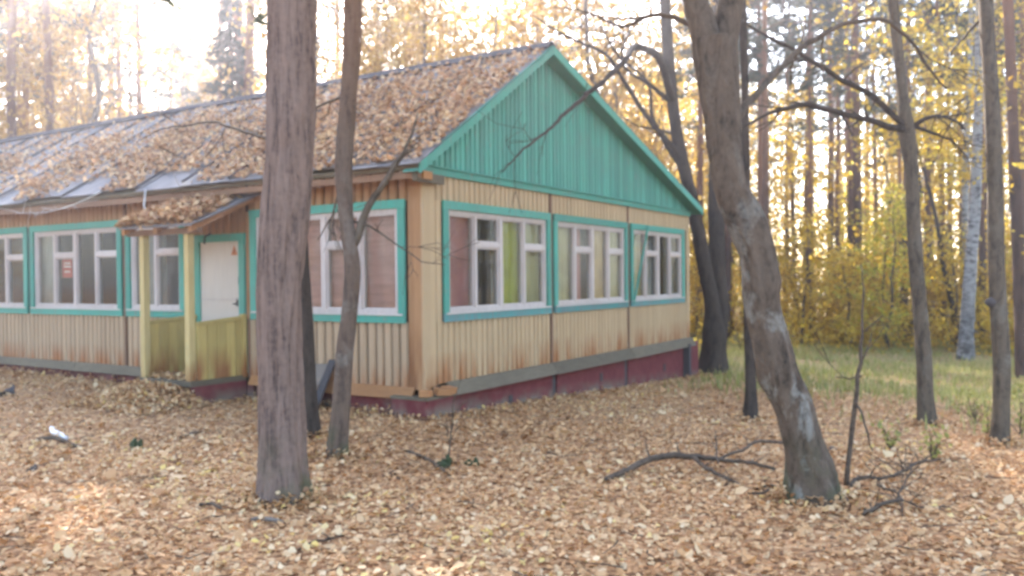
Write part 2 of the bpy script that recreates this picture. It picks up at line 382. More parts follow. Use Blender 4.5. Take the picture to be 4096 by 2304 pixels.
def cloth(name, c, stretch=(1, 1, 1)):
    m = NT(name); p = m.mapping(m.pos(), stretch); n = m.noise(p, 3.0, 4)
    col = m.mix(m.ramp(n, [(.35, (0, 0, 0)), (.7, (1, 1, 1))]), c, tuple(x * .72 for x in c))
    d = m.n("ShaderNodeBsdfDiffuse"); t = m.n("ShaderNodeBsdfTranslucent"); m.l(col, d.inputs[0]); m.l(col, t.inputs[0])
    x = m.n("ShaderNodeMixShader"); x.inputs[0].default_value = .25; m.l(d.outputs[0], x.inputs[1]); m.l(t.outputs[0], x.inputs[2]); m.l(x.outputs[0], m.out.inputs[0]); return m.m
MAT['pink'] = cloth("pink_cloth", (.62, .27, .25)); MAT['salmon'] = cloth("salmon_cloth", (.80, .44, .37), (.4, .4, 5))
MAT['olive'] = cloth("yellow_green_cloth", (.60, .60, .13)); MAT['cream'] = cloth("cream_cloth", (.62, .55, .30)); MAT['greycloth'] = cloth("grey_cloth", (.45, .42, .37)); MAT['peach'] = cloth("peach_cloth", (.72, .48, .22)); MAT['net'] = cloth("pale_net_curtain", (.50, .47, .40))
MAT['iron'] = NT("dark_iron").surf((.05, .04, .035), .5, metal=.4)
MAT['red'] = NT("red_paper").surf((.55, .10, .07), .7); MAT['paper'] = NT("white_paper").surf((.7, .66, .6), .8)
MAT['sign'] = NT("orange_red_sign").surf((.55, .19, .08), .6)
MAT['slate'] = wood_paint("grey_slate_sheet", (.23, .185, .145), (.15, .12, .095), .5, .85, vary=.05)
MAT['felt'] = NT("dark_roofing_felt").surf((.075, .065, .062), .85)
MAT['plastic'] = NT("white_scrap").surf((.78, .77, .74), .5)

# ================================================================ GROUND
def build_ground():
    t = np.linspace(-1, 1, 181); a = 4.6
    g = np.sinh(t * a) / math.sinh(a) * 240
    X, Y = np.meshgrid(g + 0.0, g + 0.0, indexing='ij')
    Z = gz(X, Y); n = len(g); V = np.stack([X, Y, Z], -1).reshape(-1, 3)
    i, k = np.meshgrid(np.arange(n - 1), np.arange(n - 1), indexing='ij')
    F = np.stack([i * n + k, (i + 1) * n + k, (i + 1) * n + k + 1, i * n + k + 1], -1).reshape(-1)
    return link("ground", fast_mesh("ground", V, F, 4, True), MAT['ground'], kind="structure", label="leaf covered forest ground sloping down to the right")
GROUND = build_ground()

# ================================================================ HOUSE
GW, LL = 8.38, 17.0                 # gable width, length of the house
Z_CL, Z_WB, Z_WT, Z_EV = 0.36, 1.05, 2.445, 2.72
HOUSE = empty("wooden_house", (0, 0, 0), label="long tan plank house with green gable and leaf covered roof", cat="house")
rng = np.random.default_rng(5)

# --- plinth: panels, pilasters, corner pillar
for (x0, x1) in ((.30, 2.86), (3.0, 5.30), (5.44, 8.28)):
    MB().box(x0, x1, -.035, .3, -1.2, .22).build("plinth_panel", MAT['plinth'], HOUSE)
for (x0, x1) in ((2.80, 2.98), (5.26, 5.45)):
    MB().box(x0, x1, -.018, .26, -1.2, .24).build("plinth_pier", MAT['felt'], HOUSE)
MB().box(8.10, 8.66, -.11, .3, -1.2, .27).build("plinth_pier", MAT['plinth'], HOUSE)
MB().box(8.02, 8.13, -.16, .2, -1.2, .25).build("plinth_pier", MAT['felt'], HOUSE)
MB().box(-.16, .34, -.15, .33, -.4, .215).build("corner_pillar", MAT['plinth'], HOUSE)
MB().box(-.175, .355, -.165, .345, .217, .25).build("pillar_cap", MAT['grey_wood'], HOUSE)
for (y0, y1) in ((.33, 2.7), (2.7, 5.4), (5.4, 8.1), (8.1, LL)):
    MB().box(-.03, .3, y0 + .03, y1 - .03, -.4, .2).build("plinth_panel", MAT['plinth'], HOUSE)
for y in (5.25, 5.75, 8.1):
    MB().box(-.09, .25, y - .12, y + .12, -.4, .19).build("plinth_pier", MAT['plinth'], HOUSE)
for x, z in ((1.75, -.02), (4.42, .0), (7.05, -.1)):
    MB().box(x - .045, x + .045, -.045, -.02, z - .07, z + .06).build("vent_hole", MAT['felt'], HOUSE)
# --- weathered drip boards between cladding and plinth
def drip(side, u0, u1, zt, zb, out, mat):
    e = rng.uniform(-.012, .012, 2)
    MB().hexa([W(side, u0, out + .02, zb + e[0]), W(side, u1, out + .02, zb + e[1]), W(side, u1, out - .025, zb - .01 + e[1]), W(side, u0, out - .025, zb - .01 + e[0]),
               W(side, u0, .055, zt), W(side, u1, .055, zt), W(side, u1, .02, zt), W(side, u0, .02, zt)]).build("drip_board", MAT[mat], HOUSE)
for u0, u1 in ((.36, 2.84), (2.85, 5.5), (5.51, 8.46)): drip('gable', u0, u1, Z_CL + .0, .205, .13, 'grey_wood')
for u0, u1, mt in ((.10, 1.5, 'rust_wood'), (1.51, 2.74, 'rust_wood'), (3.95, 6.6, 'grey_wood'), (6.61, 9.2, 'grey_wood'), (9.21, 12, 'grey_wood'), (12.01, 16.9, 'grey_wood')):
    drip('long', u0, u1, .335, .215, .10, mt)
for k, (x, y, a) in enumerate(((-.10, -.10, .3), (.12, -.16, -.25), (.27, -.13, .1))):   # broken board ends on the corner pillar
    m = MB(); m.box(-.10, .10, -.05, .05, 0, .075); o = m.build("broken_board", MAT['rust_wood'], HOUSE); o.location = (x, y, .253); o.rotation_euler = (.08 * k, .1, a)

# --- windows along both walls (outer casing edges) and the door
GWIN = [(.325, 2.826), (2.925, 5.435), (5.575, 8.09)]
LWIN = [(.221, 2.745), (4.045, 5.35), (5.455, 7.852), (7.94, 10.40), (10.5, 12.95), (13.05, 15.5)]
DOOR = (2.852, 3.822)
# --- walls: sheathing behind the boards, with the openings left free
def wall(side, length, wins, ztop, doors=()):
    m = MB(); a, b = -.16, 0.0; zo0, zo1 = Z_WB + .07, Z_WT - .07
    m.wbox(side, 0 if side == 'gable' else .002, length, a, b, .12, zo0); m.wbox(side, 0 if side == 'gable' else .002, length, a, b, zo1, ztop)
    prev = 0 if side == 'gable' else .002
    for (u0, u1) in sorted(list(wins)):
        m.wbox(side, prev, u0 + .06, a, b, zo0, zo1); prev = u1 - .06
    m.wbox(side, prev, length, a, b, zo0, zo1)
    return m.build("wall", MAT['groove'], HOUSE)
WG = wall('gable', GW, GWIN, 2.80); WG["label"] = "tan plank end wall under the green gable"
WL = wall('long', LL, LWIN, 2.86); WL["label"] = "orange brown plank wall beside the porch"
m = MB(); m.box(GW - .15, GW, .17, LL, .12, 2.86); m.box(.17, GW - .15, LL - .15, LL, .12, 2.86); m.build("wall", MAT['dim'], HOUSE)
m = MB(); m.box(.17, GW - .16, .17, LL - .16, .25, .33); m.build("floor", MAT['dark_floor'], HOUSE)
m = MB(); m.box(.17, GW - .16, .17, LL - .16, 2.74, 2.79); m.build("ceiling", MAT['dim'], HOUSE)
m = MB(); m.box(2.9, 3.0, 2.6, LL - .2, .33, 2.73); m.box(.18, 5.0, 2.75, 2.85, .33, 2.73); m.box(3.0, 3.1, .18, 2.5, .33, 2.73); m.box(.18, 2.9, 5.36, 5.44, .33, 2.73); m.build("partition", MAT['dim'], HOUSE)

# --- cladding boards: one object each, sharing four meshes
def board_mesh(h, w=.094, t=.028, c=.014):
    x = [-w / 2, -w / 2 + c, w / 2 - c, w / 2]; y = [0, -t, -t, 0]
    v = [(x[i], y[i], z) for z in (0, h) for i in range(4)]
    f = [(i, i + 1, i + 5, i + 4) for i in range(3)] + [(3, 2, 1, 0), (4, 5, 6, 7)]
    m = MB(); m.add(v, f); return m.mesh("cladding_board")
_bm = {}
def boards(side, parent, u0, u1, z0, z1, mat, pitch=.112, joined=None):
    n = max(1, round((u1 - u0) / pitch)); ws = rng.uniform(.86, 1.14, n); ws = ws / ws.sum() * (u1 - u0); es = u0 + np.concatenate([[0], np.cumsum(ws)])
    for i in range(n):
        u = float(es[i] + es[i + 1]) / 2; p = float(ws[i]); dz = float(rng.uniform(-.006, .004)); dn = float(rng.uniform(-.002, .003))
        if joined is not None:
            joined.wbox(side, u - .045, u + .045, .001, .025, z0 + dz, z1); continue
        key = (side, round(z1 - z0, 3), mat)
        if key not in _bm: _bm[key] = board_mesh(z1 - z0)
        o = link("cladding_board", _bm[key], MAT[mat], parent)
        o.location = W(side, u, .001 + dn, z0 + dz); o.scale = (p / .112, 1, 1)
        o.rotation_euler = (0, 0, (0 if side == 'gable' else -math.pi / 2))
        o.rotation_euler.y = float(rng.normal(0, .0012))
boards('gable', WG, .20, 2.83, Z_CL - .01, Z_WB + .01, 'tan'); boards('gable', WG, 2.90, 5.46, Z_CL - .01, Z_WB + .01, 'tan'); boards('gable', WG, 5.54, 8.24, Z_CL - .01, Z_WB + .01, 'tan')
boards('gable', WG, .20, 2.83, Z_WT - .01, 2.745, 'tan'); boards('gable', WG, 2.90, 5.46, Z_WT - .01, 2.745, 'tan'); boards('gable', WG, 5.54, 8.24, Z_WT - .01, 2.745, 'tan')
boards('gable', WG, .19, .325, Z_WB + .01, Z_WT - .01, 'tan', .13)
boards('long', WL, .20, 2.80, .31, Z_WB + .01, 'pinkish', .128); boards('long', WL, .20, 2.80, Z_WT - .01, 2.84, 'orange', .128)
boards('long', WL, 2.745, 2.86, Z_WB + .01, Z_WT - .01, 'orange', .11); boards('long', WL, 2.86, 3.81, 2.16, 2.84, 'orange', .128)
boards('long', WL, 3.82, 4.05, .31, 2.84, 'orange', .115)
boards('long', WL, 4.05, 5.36, .31, Z_WB + .01, 'pinkish', .117); boards('long', WL, 4.05, 5.36, Z_WT - .01, 2.84, 'orange', .12)
boards('long', WL, 5.44, 9.1, .31, Z_WB + .01, 'pinkish', .114); boards('long', WL, 5.44, 9.1, Z_WT - .01, 2.84, 'orange', .122)
j = MB(); boards('long', WL, 9.1, LL - .1, .31, Z_WB + .01, 'pinkish', .114, j); boards('long', WL, 9.1, LL - .1, Z_WT - .01, 2.84, 'orange', .122, j)
j.build("cladding_boards_beyond_view", MAT['pinkish'], WL, kind="stuff")
# corner boards and cover strips between the wall panels
MB().wbox('gable', -.034, .085, .001, .036, .30, 2.74).build("corner_board", MAT['tan'], HOUSE)
MB().wbox('gable', .092, .185, .001, .030, .33, 2.74).build("corner_board", MAT['tan'], HOUSE)
MB().wbox('long', -.0, .105, .002, .034, .31, 2.80).build("corner_board", MAT['orange'], HOUSE)
MB().wbox('long', .108, .19, .001, .026, .31, 2.80).build("corner_board", MAT['orange'], HOUSE)
MB().wbox('gable', 8.25, 8.40, .001, .034, .33, 2.74).build("corner_board", MAT['tan'], HOUSE)
for s, u, z0, z1 in (('gable', 2.872, .35, 2.74), ('gable', 5.50, .35, 2.74), ('long', 5.402, .31, 2.82), ('long', 2.80, .31, 1.05)):
    MB().wbox(s, u - .020, u + .020, .001, .036, z0, z1).build("cover_strip", MAT['brown'], HOUSE)

# --- windows
def sheet(side, u0, u1, z0, z1, n, folds, amp, seed, gather=0.0):
    """a hanging cloth with folds"""
    r_ = np.random.default_rng(seed); nu, nz = 40, 8; m = MB(); ph = r_.uniform(0, 6, 3); vs_ = []
    for i in range(nz):
        tz = i / (nz - 1); z = z1 + (z0 - z1) * tz
        for k in range(nu):
            t = k / (nu - 1); uu = u0 + (u1 - u0) * (t if gather == 0 else t * (1 - gather * math.sin(tz * 3.0)))
            nn = n + amp * (math.sin(t * folds * 6.28 + ph[0] + .5 * tz) + .4 * math.sin(t * folds * 14 + ph[1] - tz)) * (.6 + .4 * tz)
            vs_.append(W(side, uu, nn, z))
    m.add(vs_, [(i * nu + k, i * nu + k + 1, (i + 1) * nu + k + 1, (i + 1) * nu + k) for i in range(nz - 1) for k in range(nu - 1)])
    return m
def window(side, u0, u1, z0, z1, lights, label, cw=.098, worn=False, dusty=False, curtains=()):
    """green casing, white frame, four lights of which every second has a small vent on top"""
    a, b = u0 + cw, u1 - cw; c, d = z0 + cw, z1 - cw; fw = .05
    fr = MB()
    fr.wbox(side, a, a + fw, -.06, .026, c, d); fr.wbox(side, b - fw, b, -.06, .026, c, d)
    fr.wbox(side, a + fw, b - fw, -.06, .024, c, c + fw); fr.wbox(side, a + fw, b - fw, -.06, .024, d - fw, d)
    win = fr.build("window", MAT['white'], HOUSE); win["label"] = label
    j = lambda: float(rng.uniform(-.004, .004))
    for (p, q, r_, s, nm, mt) in ((u0 + j(), u1 + j(), z1 - cw, z1, "casing_board", 'green_trim'), (u0, u0 + cw, z0 + cw + .002, z1 - cw - .002, "casing_board", 'green_trim'),
                                  (u1 - cw, u1, z0 + cw + .002, z1 - cw - .002, "casing_board", 'green_trim'), (u0 + j(), u1 + j(), z0, z0 + cw, "casing_board", 'green_worn' if worn else 'green_trim')):
        MB().wbox(side, p, q, .0275, .055 + abs(j()), r_, s).build(nm, MAT[mt], win)
    MB().wbox(side, u0 + .03, u1 - .03, .056, .072, z0 + cw - .012, z0 + cw + .008).build("sill", MAT['white'], win)
    n = len(lights); tot = (b - fw) - (a + fw); mw = [(.075 if (k % 2 == 1) else .048) for k in range(n - 1)]
    lw = (tot - sum(mw)) / n; u = a + fw; g = 'glass_dusty' if dusty else 'glass'
    for k, vent in enumerate(lights):
        ua, ub = u, u + lw
        def pane(p, q, r_, s):
            f2 = .022; m = MB()
            m.wbox(side, p, p + f2, -.045, .010, r_, s); m.wbox(side, q - f2, q, -.045, .010, r_, s); m.wbox(side, p + f2, q - f2, -.045, .009, r_, r_ + f2); m.wbox(side, p + f2, q - f2, -.045, .009, s - f2, s)
            m.build("sash", MAT['white'], win)
            MB().wbox(side, p + f2 + .001, q - f2 - .001, -.018, -.014, r_ + f2 + .001, s - f2 - .001).build("pane", MAT[g], win)
        zc = d - fw - .31
        if vent:
            pane(ua, ub, c + fw, zc - .06); pane(ua, ub, zc, d - fw)
            MB().wbox(side, ua, ub, -.055, .028, zc - .06, zc).build("transom", MAT['white'], win)
        else: pane(ua, ub, c + fw, d - fw)
        if k < n - 1: MB().wbox(side, ub, ub + mw[k], -.06, .030, c + fw, d - fw).build("mullion", MAT['white'], win)
        u = ub + (mw[k] if k < n - 1 else 0)
    for (t0, t1, mt, folds, amp, dep) in curtains:
        p, q = a + fw + t0 * tot, a + fw + t1 * tot
        sheet(side, p, q, c + .03, d - .03, -.068 - dep * .6, folds, amp, int(u0 * 100 + t0 * 50)).build("curtain", MAT[mt], win, smooth=True)
    return win
FOUR = (0, 1, 0, 1)
window('gable', *GWIN[0], Z_WB, Z_WT, FOUR, "window with a pink and a yellow green curtain", worn=True, curtains=((-.02, .275, 'pink', 1.2, .007, .01), (.47, .55, 'greycloth', 1, .006, .02), (.545, .79, 'olive', 3, .010, .02), (.80, 1.04, 'cream', 3, .010, .02)))
window('gable', *GWIN[1], Z_WB, Z_WT, FOUR, "window with cream and peach curtains", worn=True, curtains=((-.02, .28, 'cream', 3, .010, .02), (.29, .40, 'pink', 1.5, .010, .02), (.54, .78, 'peach', 2.5, .010, .02), (.80, 1.04, 'cream', 2.5, .010, .02)))
window('gable', *GWIN[2], Z_WB, Z_WT, FOUR, "window crossed by a loose green strip", worn=True, curtains=((-.02, .3, 'cream', 3, .016, .05), (.25, .52, 'greycloth', 3, .014, .05), (.76, 1.02, 'greycloth', 2.5, .014, .05)))  # cream and grey cloths here stand in for reflections in the panes
window('long', *LWIN[0], Z_WB, Z_WT, FOUR, "window with salmon pink drapes behind the tree trunks", curtains=((-.02, 1.02, 'salmon', 7, .02, .03),), dusty=False)
window('long', *LWIN[1], Z_WB, Z_WT, (1, 0), "narrow dusty window beside the porch", dusty=True, curtains=((.45, 1.02, 'net', 4, .016, .06),))
window('long', *LWIN[2], Z_WB, Z_WT, FOUR[::-1], "window with a red paper behind its pane", curtains=((.84, 1.02, 'net', 2, .016, .06),))
window('long', *LWIN[3], Z_WB, Z_WT, FOUR[::-1], "window at the left edge", curtains=((.8, 1.02, 'net', 2, .016, .06),))
window('long', *LWIN[4], Z_WB, Z_WT, FOUR[::-1], "window further along the wall"); window('long', *LWIN[5], Z_WB, Z_WT, FOUR[::-1], "last window of the long wall")
# red notice with pale lines behind a pane
yc = 6.98
nt = MB().wbox('long', yc - .13, yc + .13, -.050, -.047, 1.62, 1.92).build("notice", MAT['red'], HOUSE)
for z, w_ in ((1.83, .09), (1.78, .10), (1.70, .07)): MB().wbox('long', yc - w_, yc + w_, -.0465, -.0455, z, z + .022).build("text_line", MAT['paper'], nt)
MB().hexa([W('gable', 5.60, .058, 1.10), W('gable', 5.65, .058, 1.09), W('gable', 5.65, .078, 1.09), W('gable', 5.60, .078, 1.10),
           W('gable', 6.16, .092, 2.43), W('gable', 6.21, .092, 2.43), W('gable', 6.21, .112, 2.43), W('gable', 6.16, .112, 2.43)]).build("loose_strip", MAT['green_trim'], HOUSE)
# --- door
dr = MB().wbox('long', DOOR[0] + .10, DOOR[1] - .10, .001, .035, .36, 2.06).build("door", MAT['door'], HOUSE); dr["label"] = "pale door in a green frame with a small warning triangle"
for p, q, r_, s in ((DOOR[0], DOOR[1], 2.06, 2.16), (DOOR[0], DOOR[0] + .098, .36, 2.059), (DOOR[1] - .098, DOOR[1], .36, 2.059)):
    MB().wbox('long', p, q, .002, .06, r_, s).build("door_frame", MAT['green_trim'], dr)
MB().wbox('long', 2.99, 3.02, .036, .045, 1.22, 1.32).build("lock_plate", MAT['iron'], dr)
MB().tube([W('long', 3.01, .05, 1.25), W('long', 3.01, .085, 1.25), W('long', 3.07, .085, 1.25)], .008, 8).build("door_handle", MAT['iron'], dr)
MB().wbox('long', 2.955, 2.975, .036, .046, 1.50, 1.60).build("hinge", MAT['iron'], dr); MB().wbox('long', 2.955, 2.975, .036, .046, 1.02, 1.10).build("hinge", MAT['iron'], dr)
MB().wbox('long', 2.96, 3.71, .036, .046, 1.30, 1.312).build("door_seam", MAT['white'], dr)
tr = MB(); tr.add([W('long', y, n, z) for n in (.036, .039) for y, z in ((2.99, 1.88), (3.11, 1.88), (3.05, 2.01))], [(0, 1, 2), (3, 5, 4), (0, 3, 4, 1), (1, 4, 5, 2), (2, 5, 3, 0)])
tr.build("warning_triangle", MAT['sign'], dr)
bolt = [W('long', 3.05, .0395, 1.965), W('long', 3.035, .0395, 1.93), W('long', 3.055, .0395, 1.93), W('long', 3.045, .0395, 1.895)]
MB().tube(bolt, .004, 4).build("lightning_mark", MAT['felt'], dr)
MB().tube([W('long', 3.47, .07, 2.17), W('long', 3.47, .16, 2.13), W('long', 3.47, .17, 2.03)], .014, 6).build("lamp_bracket", MAT['iron'], HOUSE)

# --- gable of vertical green boards
EV_X, EV_Z, RX, RZ, FX, FZ = -.34, 2.795, 2.60, 4.69, 8.62, 2.865
GY = -.035
def roof_under(x): return (EV_Z + (RZ - EV_Z) * (x - EV_X) / (RX - EV_X) if x < RX else FZ + (RZ - FZ) * (FX - x) / (FX - RX)) - .085
gb = MB(); g0 = 2.70
gb.add([(-.0, 0.0, g0), (GW, 0.0, g0), (GW, 0.0, roof_under(GW)), (RX, 0.0, roof_under(RX)), (0, 0.0, roof_under(0))] + [(-.0, .04, g0), (GW, .04, g0), (GW, .04, roof_under(GW)), (RX, .04, roof_under(RX)), (0, .04, roof_under(0))],
       [(0, 1, 2, 3, 4), (9, 8, 7, 6, 5)] + [(i, (i + 1) % 5, (i + 1) % 5 + 5, i + 5)[::-1] for i in range(5)])
GB = gb.build("gable", MAT['green'], HOUSE); GB.location.y = -.002; GB["label"] = "green plank gable triangle"
pitch = .102; n = int((GW + .02) / pitch)
for i in range(n):
    x0 = -.01 + i * (GW + .02) / n; x1 = x0 + (GW + .02) / n - .013
    zA, zB = roof_under(x0), roof_under(x1)
    if min(zA, zB) < 2.80: continue
    dy = float(rng.uniform(0, .004)); y0, y1 = -.003, -.024 - dy; c = .010
    mb = MB(); mb.add([(x0, y0, 2.78), (x0 + c, y1, 2.78), (x1 - c, y1, 2.78), (x1, y0, 2.78), (x0, y0, zA), (x0 + c, y1, zA), (x1 - c, y1, zB), (x1, y0, zB)],
                      [(0, 1, 5, 4), (1, 2, 6, 5), (2, 3, 7, 6), (3, 2, 1, 0), (4, 5, 6, 7)])
    mb.build("gable_board", MAT['green'], GB)
MB().box(-.12, GW + .03, -.062, -.026, 2.715, 2.795).build("gable_band", MAT['green_trim'], HOUSE)
MB().box(-.12, GW + .03, -.085, -.0, 2.796, 2.815).build("gable_ledge", MAT['green_trim'], HOUSE)

# --- roof: strips of roofing laid from ridge to eave, barge boards, soffits
Y0, Y1 = -.22, LL + .3
def roof_piece(xa, za, xb, zb, y0, y1, t, mat, name, parent, lift=0.0, sag=0.0):
    d = np.array([xb - xa, 0, zb - za]); d /= np.linalg.norm(d); nrm = np.array([-d[2], 0, d[0]]); nrm = nrm if nrm[2] > 0 else -nrm
    m = MB(); seg = 8
    for k in range(seg):
        f0, f1 = k / seg, (k + 1) / seg
        P = []
        for z_off in (-t, 0):
            for (f, y) in ((f0, y0), (f1, y0), (f1, y1), (f0, y1)):
                b = np.array([xa + (xb - xa) * f, y, za + (zb - za) * f]) + nrm * (lift + z_off - sag * math.sin(f * 3.14)); P.append(b)
        m.hexa(P)
    return m.build(name, MAT[mat], parent)
ROOF = roof_piece(EV_X + .02, EV_Z - .03, RX, RZ - .03, Y0 + .03, Y1, .05, 'grey_wood', "roof", HOUSE); ROOF["label"] = "grey roof strewn with fallen leaves"
roof_piece(FX - .02, FZ - .03, RX, RZ - .03, Y0 + .03, Y1, .05, 'grey_wood', "roof_deck", ROOF)
y = Y0; k = 0
while y < Y1 - .1:
    w = float(rng.uniform(.86, 1.06)); y2 = min(y + w, Y1); ex = float(rng.uniform(-.05, .035)); lift = .008 + .012 * (k % 2)
    roof_piece(EV_X + ex, EV_Z + (RZ - EV_Z) * ex / (RX - EV_X), RX + .03, RZ + .005, y - .03, y2 + .03, .010, 'roof', "roof_strip", ROOF, lift, float(rng.uniform(-.006, .02)))
    MB().tube([(EV_X + ex, y2, EV_Z + lift + .02), (RX, y2 + float(rng.uniform(-.03, .03)), RZ + lift + .02)], .016, 5).build("roof_seam", MAT['felt'], ROOF)
    roof_piece(FX + .02, FZ, RX - .03, RZ + .005, y - .03, y2 + .03, .010, 'roof', "roof_strip", ROOF, lift)
    y = y2; k += 1
m = MB(); m.hexa([(RX - .16, Y0, RZ - .055), (RX + .16, Y0, RZ - .02), (RX + .16, Y1, RZ - .02), (RX - .16, Y1, RZ - .055), (RX - .02, Y0, RZ + .06), (RX + .02, Y0, RZ + .06), (RX + .02, Y1, RZ + .06), (RX - .02, Y1, RZ + .06)])
m.build("ridge_cap", MAT['felt'], ROOF)
for xa, za, xb, zb, nm in ((EV_X, EV_Z, RX, RZ, "barge_board"), (FX, FZ, RX, RZ, "barge_board")):
    m = MB(); h = .12
    m.hexa([(xa, Y0 - .03, za - h), (xb, Y0 - .03, zb - h), (xb, Y0, zb - h), (xa, Y0, za - h), (xa, Y0 - .03, za + .005), (xb, Y0 - .03, zb + .005), (xb, Y0, zb + .005), (xa, Y0, za + .005)])
    m.build(nm, MAT['green_trim'], ROOF)
    m = MB(); m.hexa([(xa, Y0, za - .10), (xb, Y0, zb - .10), (xb, -.002, zb - .10), (xa, -.002, za - .10), (xa, Y0, za - .082), (xb, Y0, zb - .082), (xb, -.002, zb - .082), (xa, -.002, za - .082)])
    m.build("soffit", MAT['green'], ROOF)
MB().box(EV_X + .06, EV_X + .10, Y0 + .05, Y1, EV_Z - .16, EV_Z - .085).build("eave_board", MAT['brown'], ROOF)
MB().box(EV_X + .1, -.01, .0, Y1, EV_Z - .11, EV_Z - .095).build("eave_soffit", MAT['brown'], ROOF)
MB().box(-.30, .20, -.16, -.10, 2.60, 2.70).build("beam_end", MAT['grey_wood'], ROOF); MB().box(-.22, -.06, -.19, .02, 2.63, 2.715).build("beam_end", MAT['rust_wood'], ROOF)

# --- porch
PX = -.82
PO = MB(); PO.box(PX - .06, -.05, 2.84, 3.86, .27, .335); PO = PO.build("porch", MAT['grey_wood'], HOUSE); PO["label"] = "ochre porch with two posts and a leaf covered lean-to roof"
MB().box(PX - .03, -.05, 2.83, 2.90, -.2, .268).build("porch_base", MAT['plinth'], PO); MB().box(PX - .02, -.05, 3.80, 3.87, -.2, .268).build("porch_base", MAT['plinth'], PO)
MB().box(PX - .35, PX - .03, 2.80, 3.85, -.1, .17).build("step", MAT['rust_wood'], PO)
for yy in (2.93, 3.80):
    MB().box(PX - .042, PX + .042, yy - .042, yy + .042, .336, 2.20).build("post", MAT['post'], PO)
    yb = 2.875 if yy < 3 else 3.815
    MB().hexa([(PX + .05, yb - .035, 1.00), (-.04, yb - .035, 1.05), (-.04, yb + .04, 1.05), (PX + .05, yb + .04, 1.00), (PX + .05, yb - .035, 1.045), (-.04, yb - .035, 1.10), (-.04, yb + .04, 1.10), (PX + .05, yb + .04, 1.045)]).build("handrail", MAT['yellow'], PO)
    nb = 5
    for i in range(nb):
        xa = PX + .055 + i * (.72 / nb); xb = xa + .72 / nb - .008
        MB().box(xa, xb, yb - .013 + float(rng.uniform(-.004, .004)), yb + .013, .338, 1.005 + .05 * i / nb).build("railing_board", MAT['yellow'], PO)
MB().box(-.10, -.04, 2.83, 2.895, .31, 1.12).build("wall_post", MAT['yellow'], PO)
def pr(x, y, dz=0): return (x, y, 2.205 + (x + 1.0) * .44 + dz)
m = MB(); m.hexa([pr(-1.02, 2.62, 0), pr(-.03, 2.56, 0), pr(-.03, 4.15, 0), pr(-1.0, 4.08, 0), pr(-1.02, 2.62, .03), pr(-.03, 2.56, .03), pr(-.03, 4.15, .03), pr(-1.0, 4.08, .03)])
m.build("porch_roof", MAT['roof'], PO)
for yy in (2.70, 3.36, 4.0):
    MB().hexa([pr(-.98, yy - .03, -.08), pr(-.03, yy - .03, -.08), pr(-.03, yy + .03, -.08), pr(-.98, yy + .03, -.08), pr(-.98, yy - .03, -.002), pr(-.03, yy - .03, -.002), pr(-.03, yy + .03, -.002), pr(-.98, yy + .03, -.002)]).build("rafter", MAT['rust_wood'], PO)
MB().box(-.90, -.83, 2.66, 4.06, 2.12, 2.19).build("porch_beam", MAT['brown'], PO)

# ================================================================ FALLEN LEAVES
rng = np.random.default_rng(11)
def smooth_noise(x, y, s, seed):
    r_ = np.random.default_rng(seed); out = 0
    for k in range(5):
        a = r_.uniform(0, 6.28); w = s * r_.uniform(.6, 1.9); out = out + np.sin(w * (x * math.cos(a) + y * math.sin(a)) + r_.uniform(0, 6.28))
    return out / 5
def sward(x, y): return np.clip((x - .55 * y - 7.0) / 4.0, 0, 1)
def scatter_ring(r0, r1, dens, a0=-46, a1=46):
    n = int(dens * .5 * R(a1 - a0) * (r1 * r1 - r0 * r0)); r_ = np.sqrt(rng.uniform(r0 * r0, r1 * r1, n)); a = YAW + R(1) * rng.uniform(a0, a1, n)
    x, y = CAM[0] + r_ * np.cos(a), CAM[1] + r_ * np.sin(a)
    ok = ~((x > -.10) & (x < GW + .1) & (y > -.12) & (y < LL)); return x[ok], y[ok]
def litter_arrays(x, y, s0, s1, zlift=.035):
    n = len(x); wide = rng.uniform(0, 1, n) < .07; a = rng.uniform(0, 6.283, n); D = np.stack([np.cos(a), np.sin(a), rng.normal(0, .28, n)], 1)
    N = np.stack([rng.normal(0, .38, n), rng.normal(0, .38, n), np.ones(n)], 1)
    L = rng.uniform(s0, s1, n) * rng.choice([.7, 1, 1.3], n) * np.where(wide, 1.7, 1); z = gz(x, y) + rng.uniform(.004, zlift, n)
    return leaf_arrays(np.stack([x, y, z], 1), D, N, L, L * rng.uniform(.24, .50, n), rng.uniform(-.4, .6, n)[:, None], rng.uniform(-.2, .45, n)[:, None])
def tints(n):
    t = rng.beta(1.35, 1.3, n); return t
xs, ys = [], []
for (r0, r1, dn, s) in ((2.4, 9.0, 900, .045), (9.0, 15, 420, .05), (15, 32, 150, .06)):
    x, y = scatter_ring(r0, r1, dn); keep = rng.uniform(0, 1, len(x)) > .6 * sward(x, y) * (smooth_noise(x, y, .9, 3) > -.35)
    xs.append(x[keep]); ys.append(y[keep])
x = np.concatenate(xs); y = np.concatenate(ys)
r_cam = np.hypot(x - CAM[0], y - CAM[1])
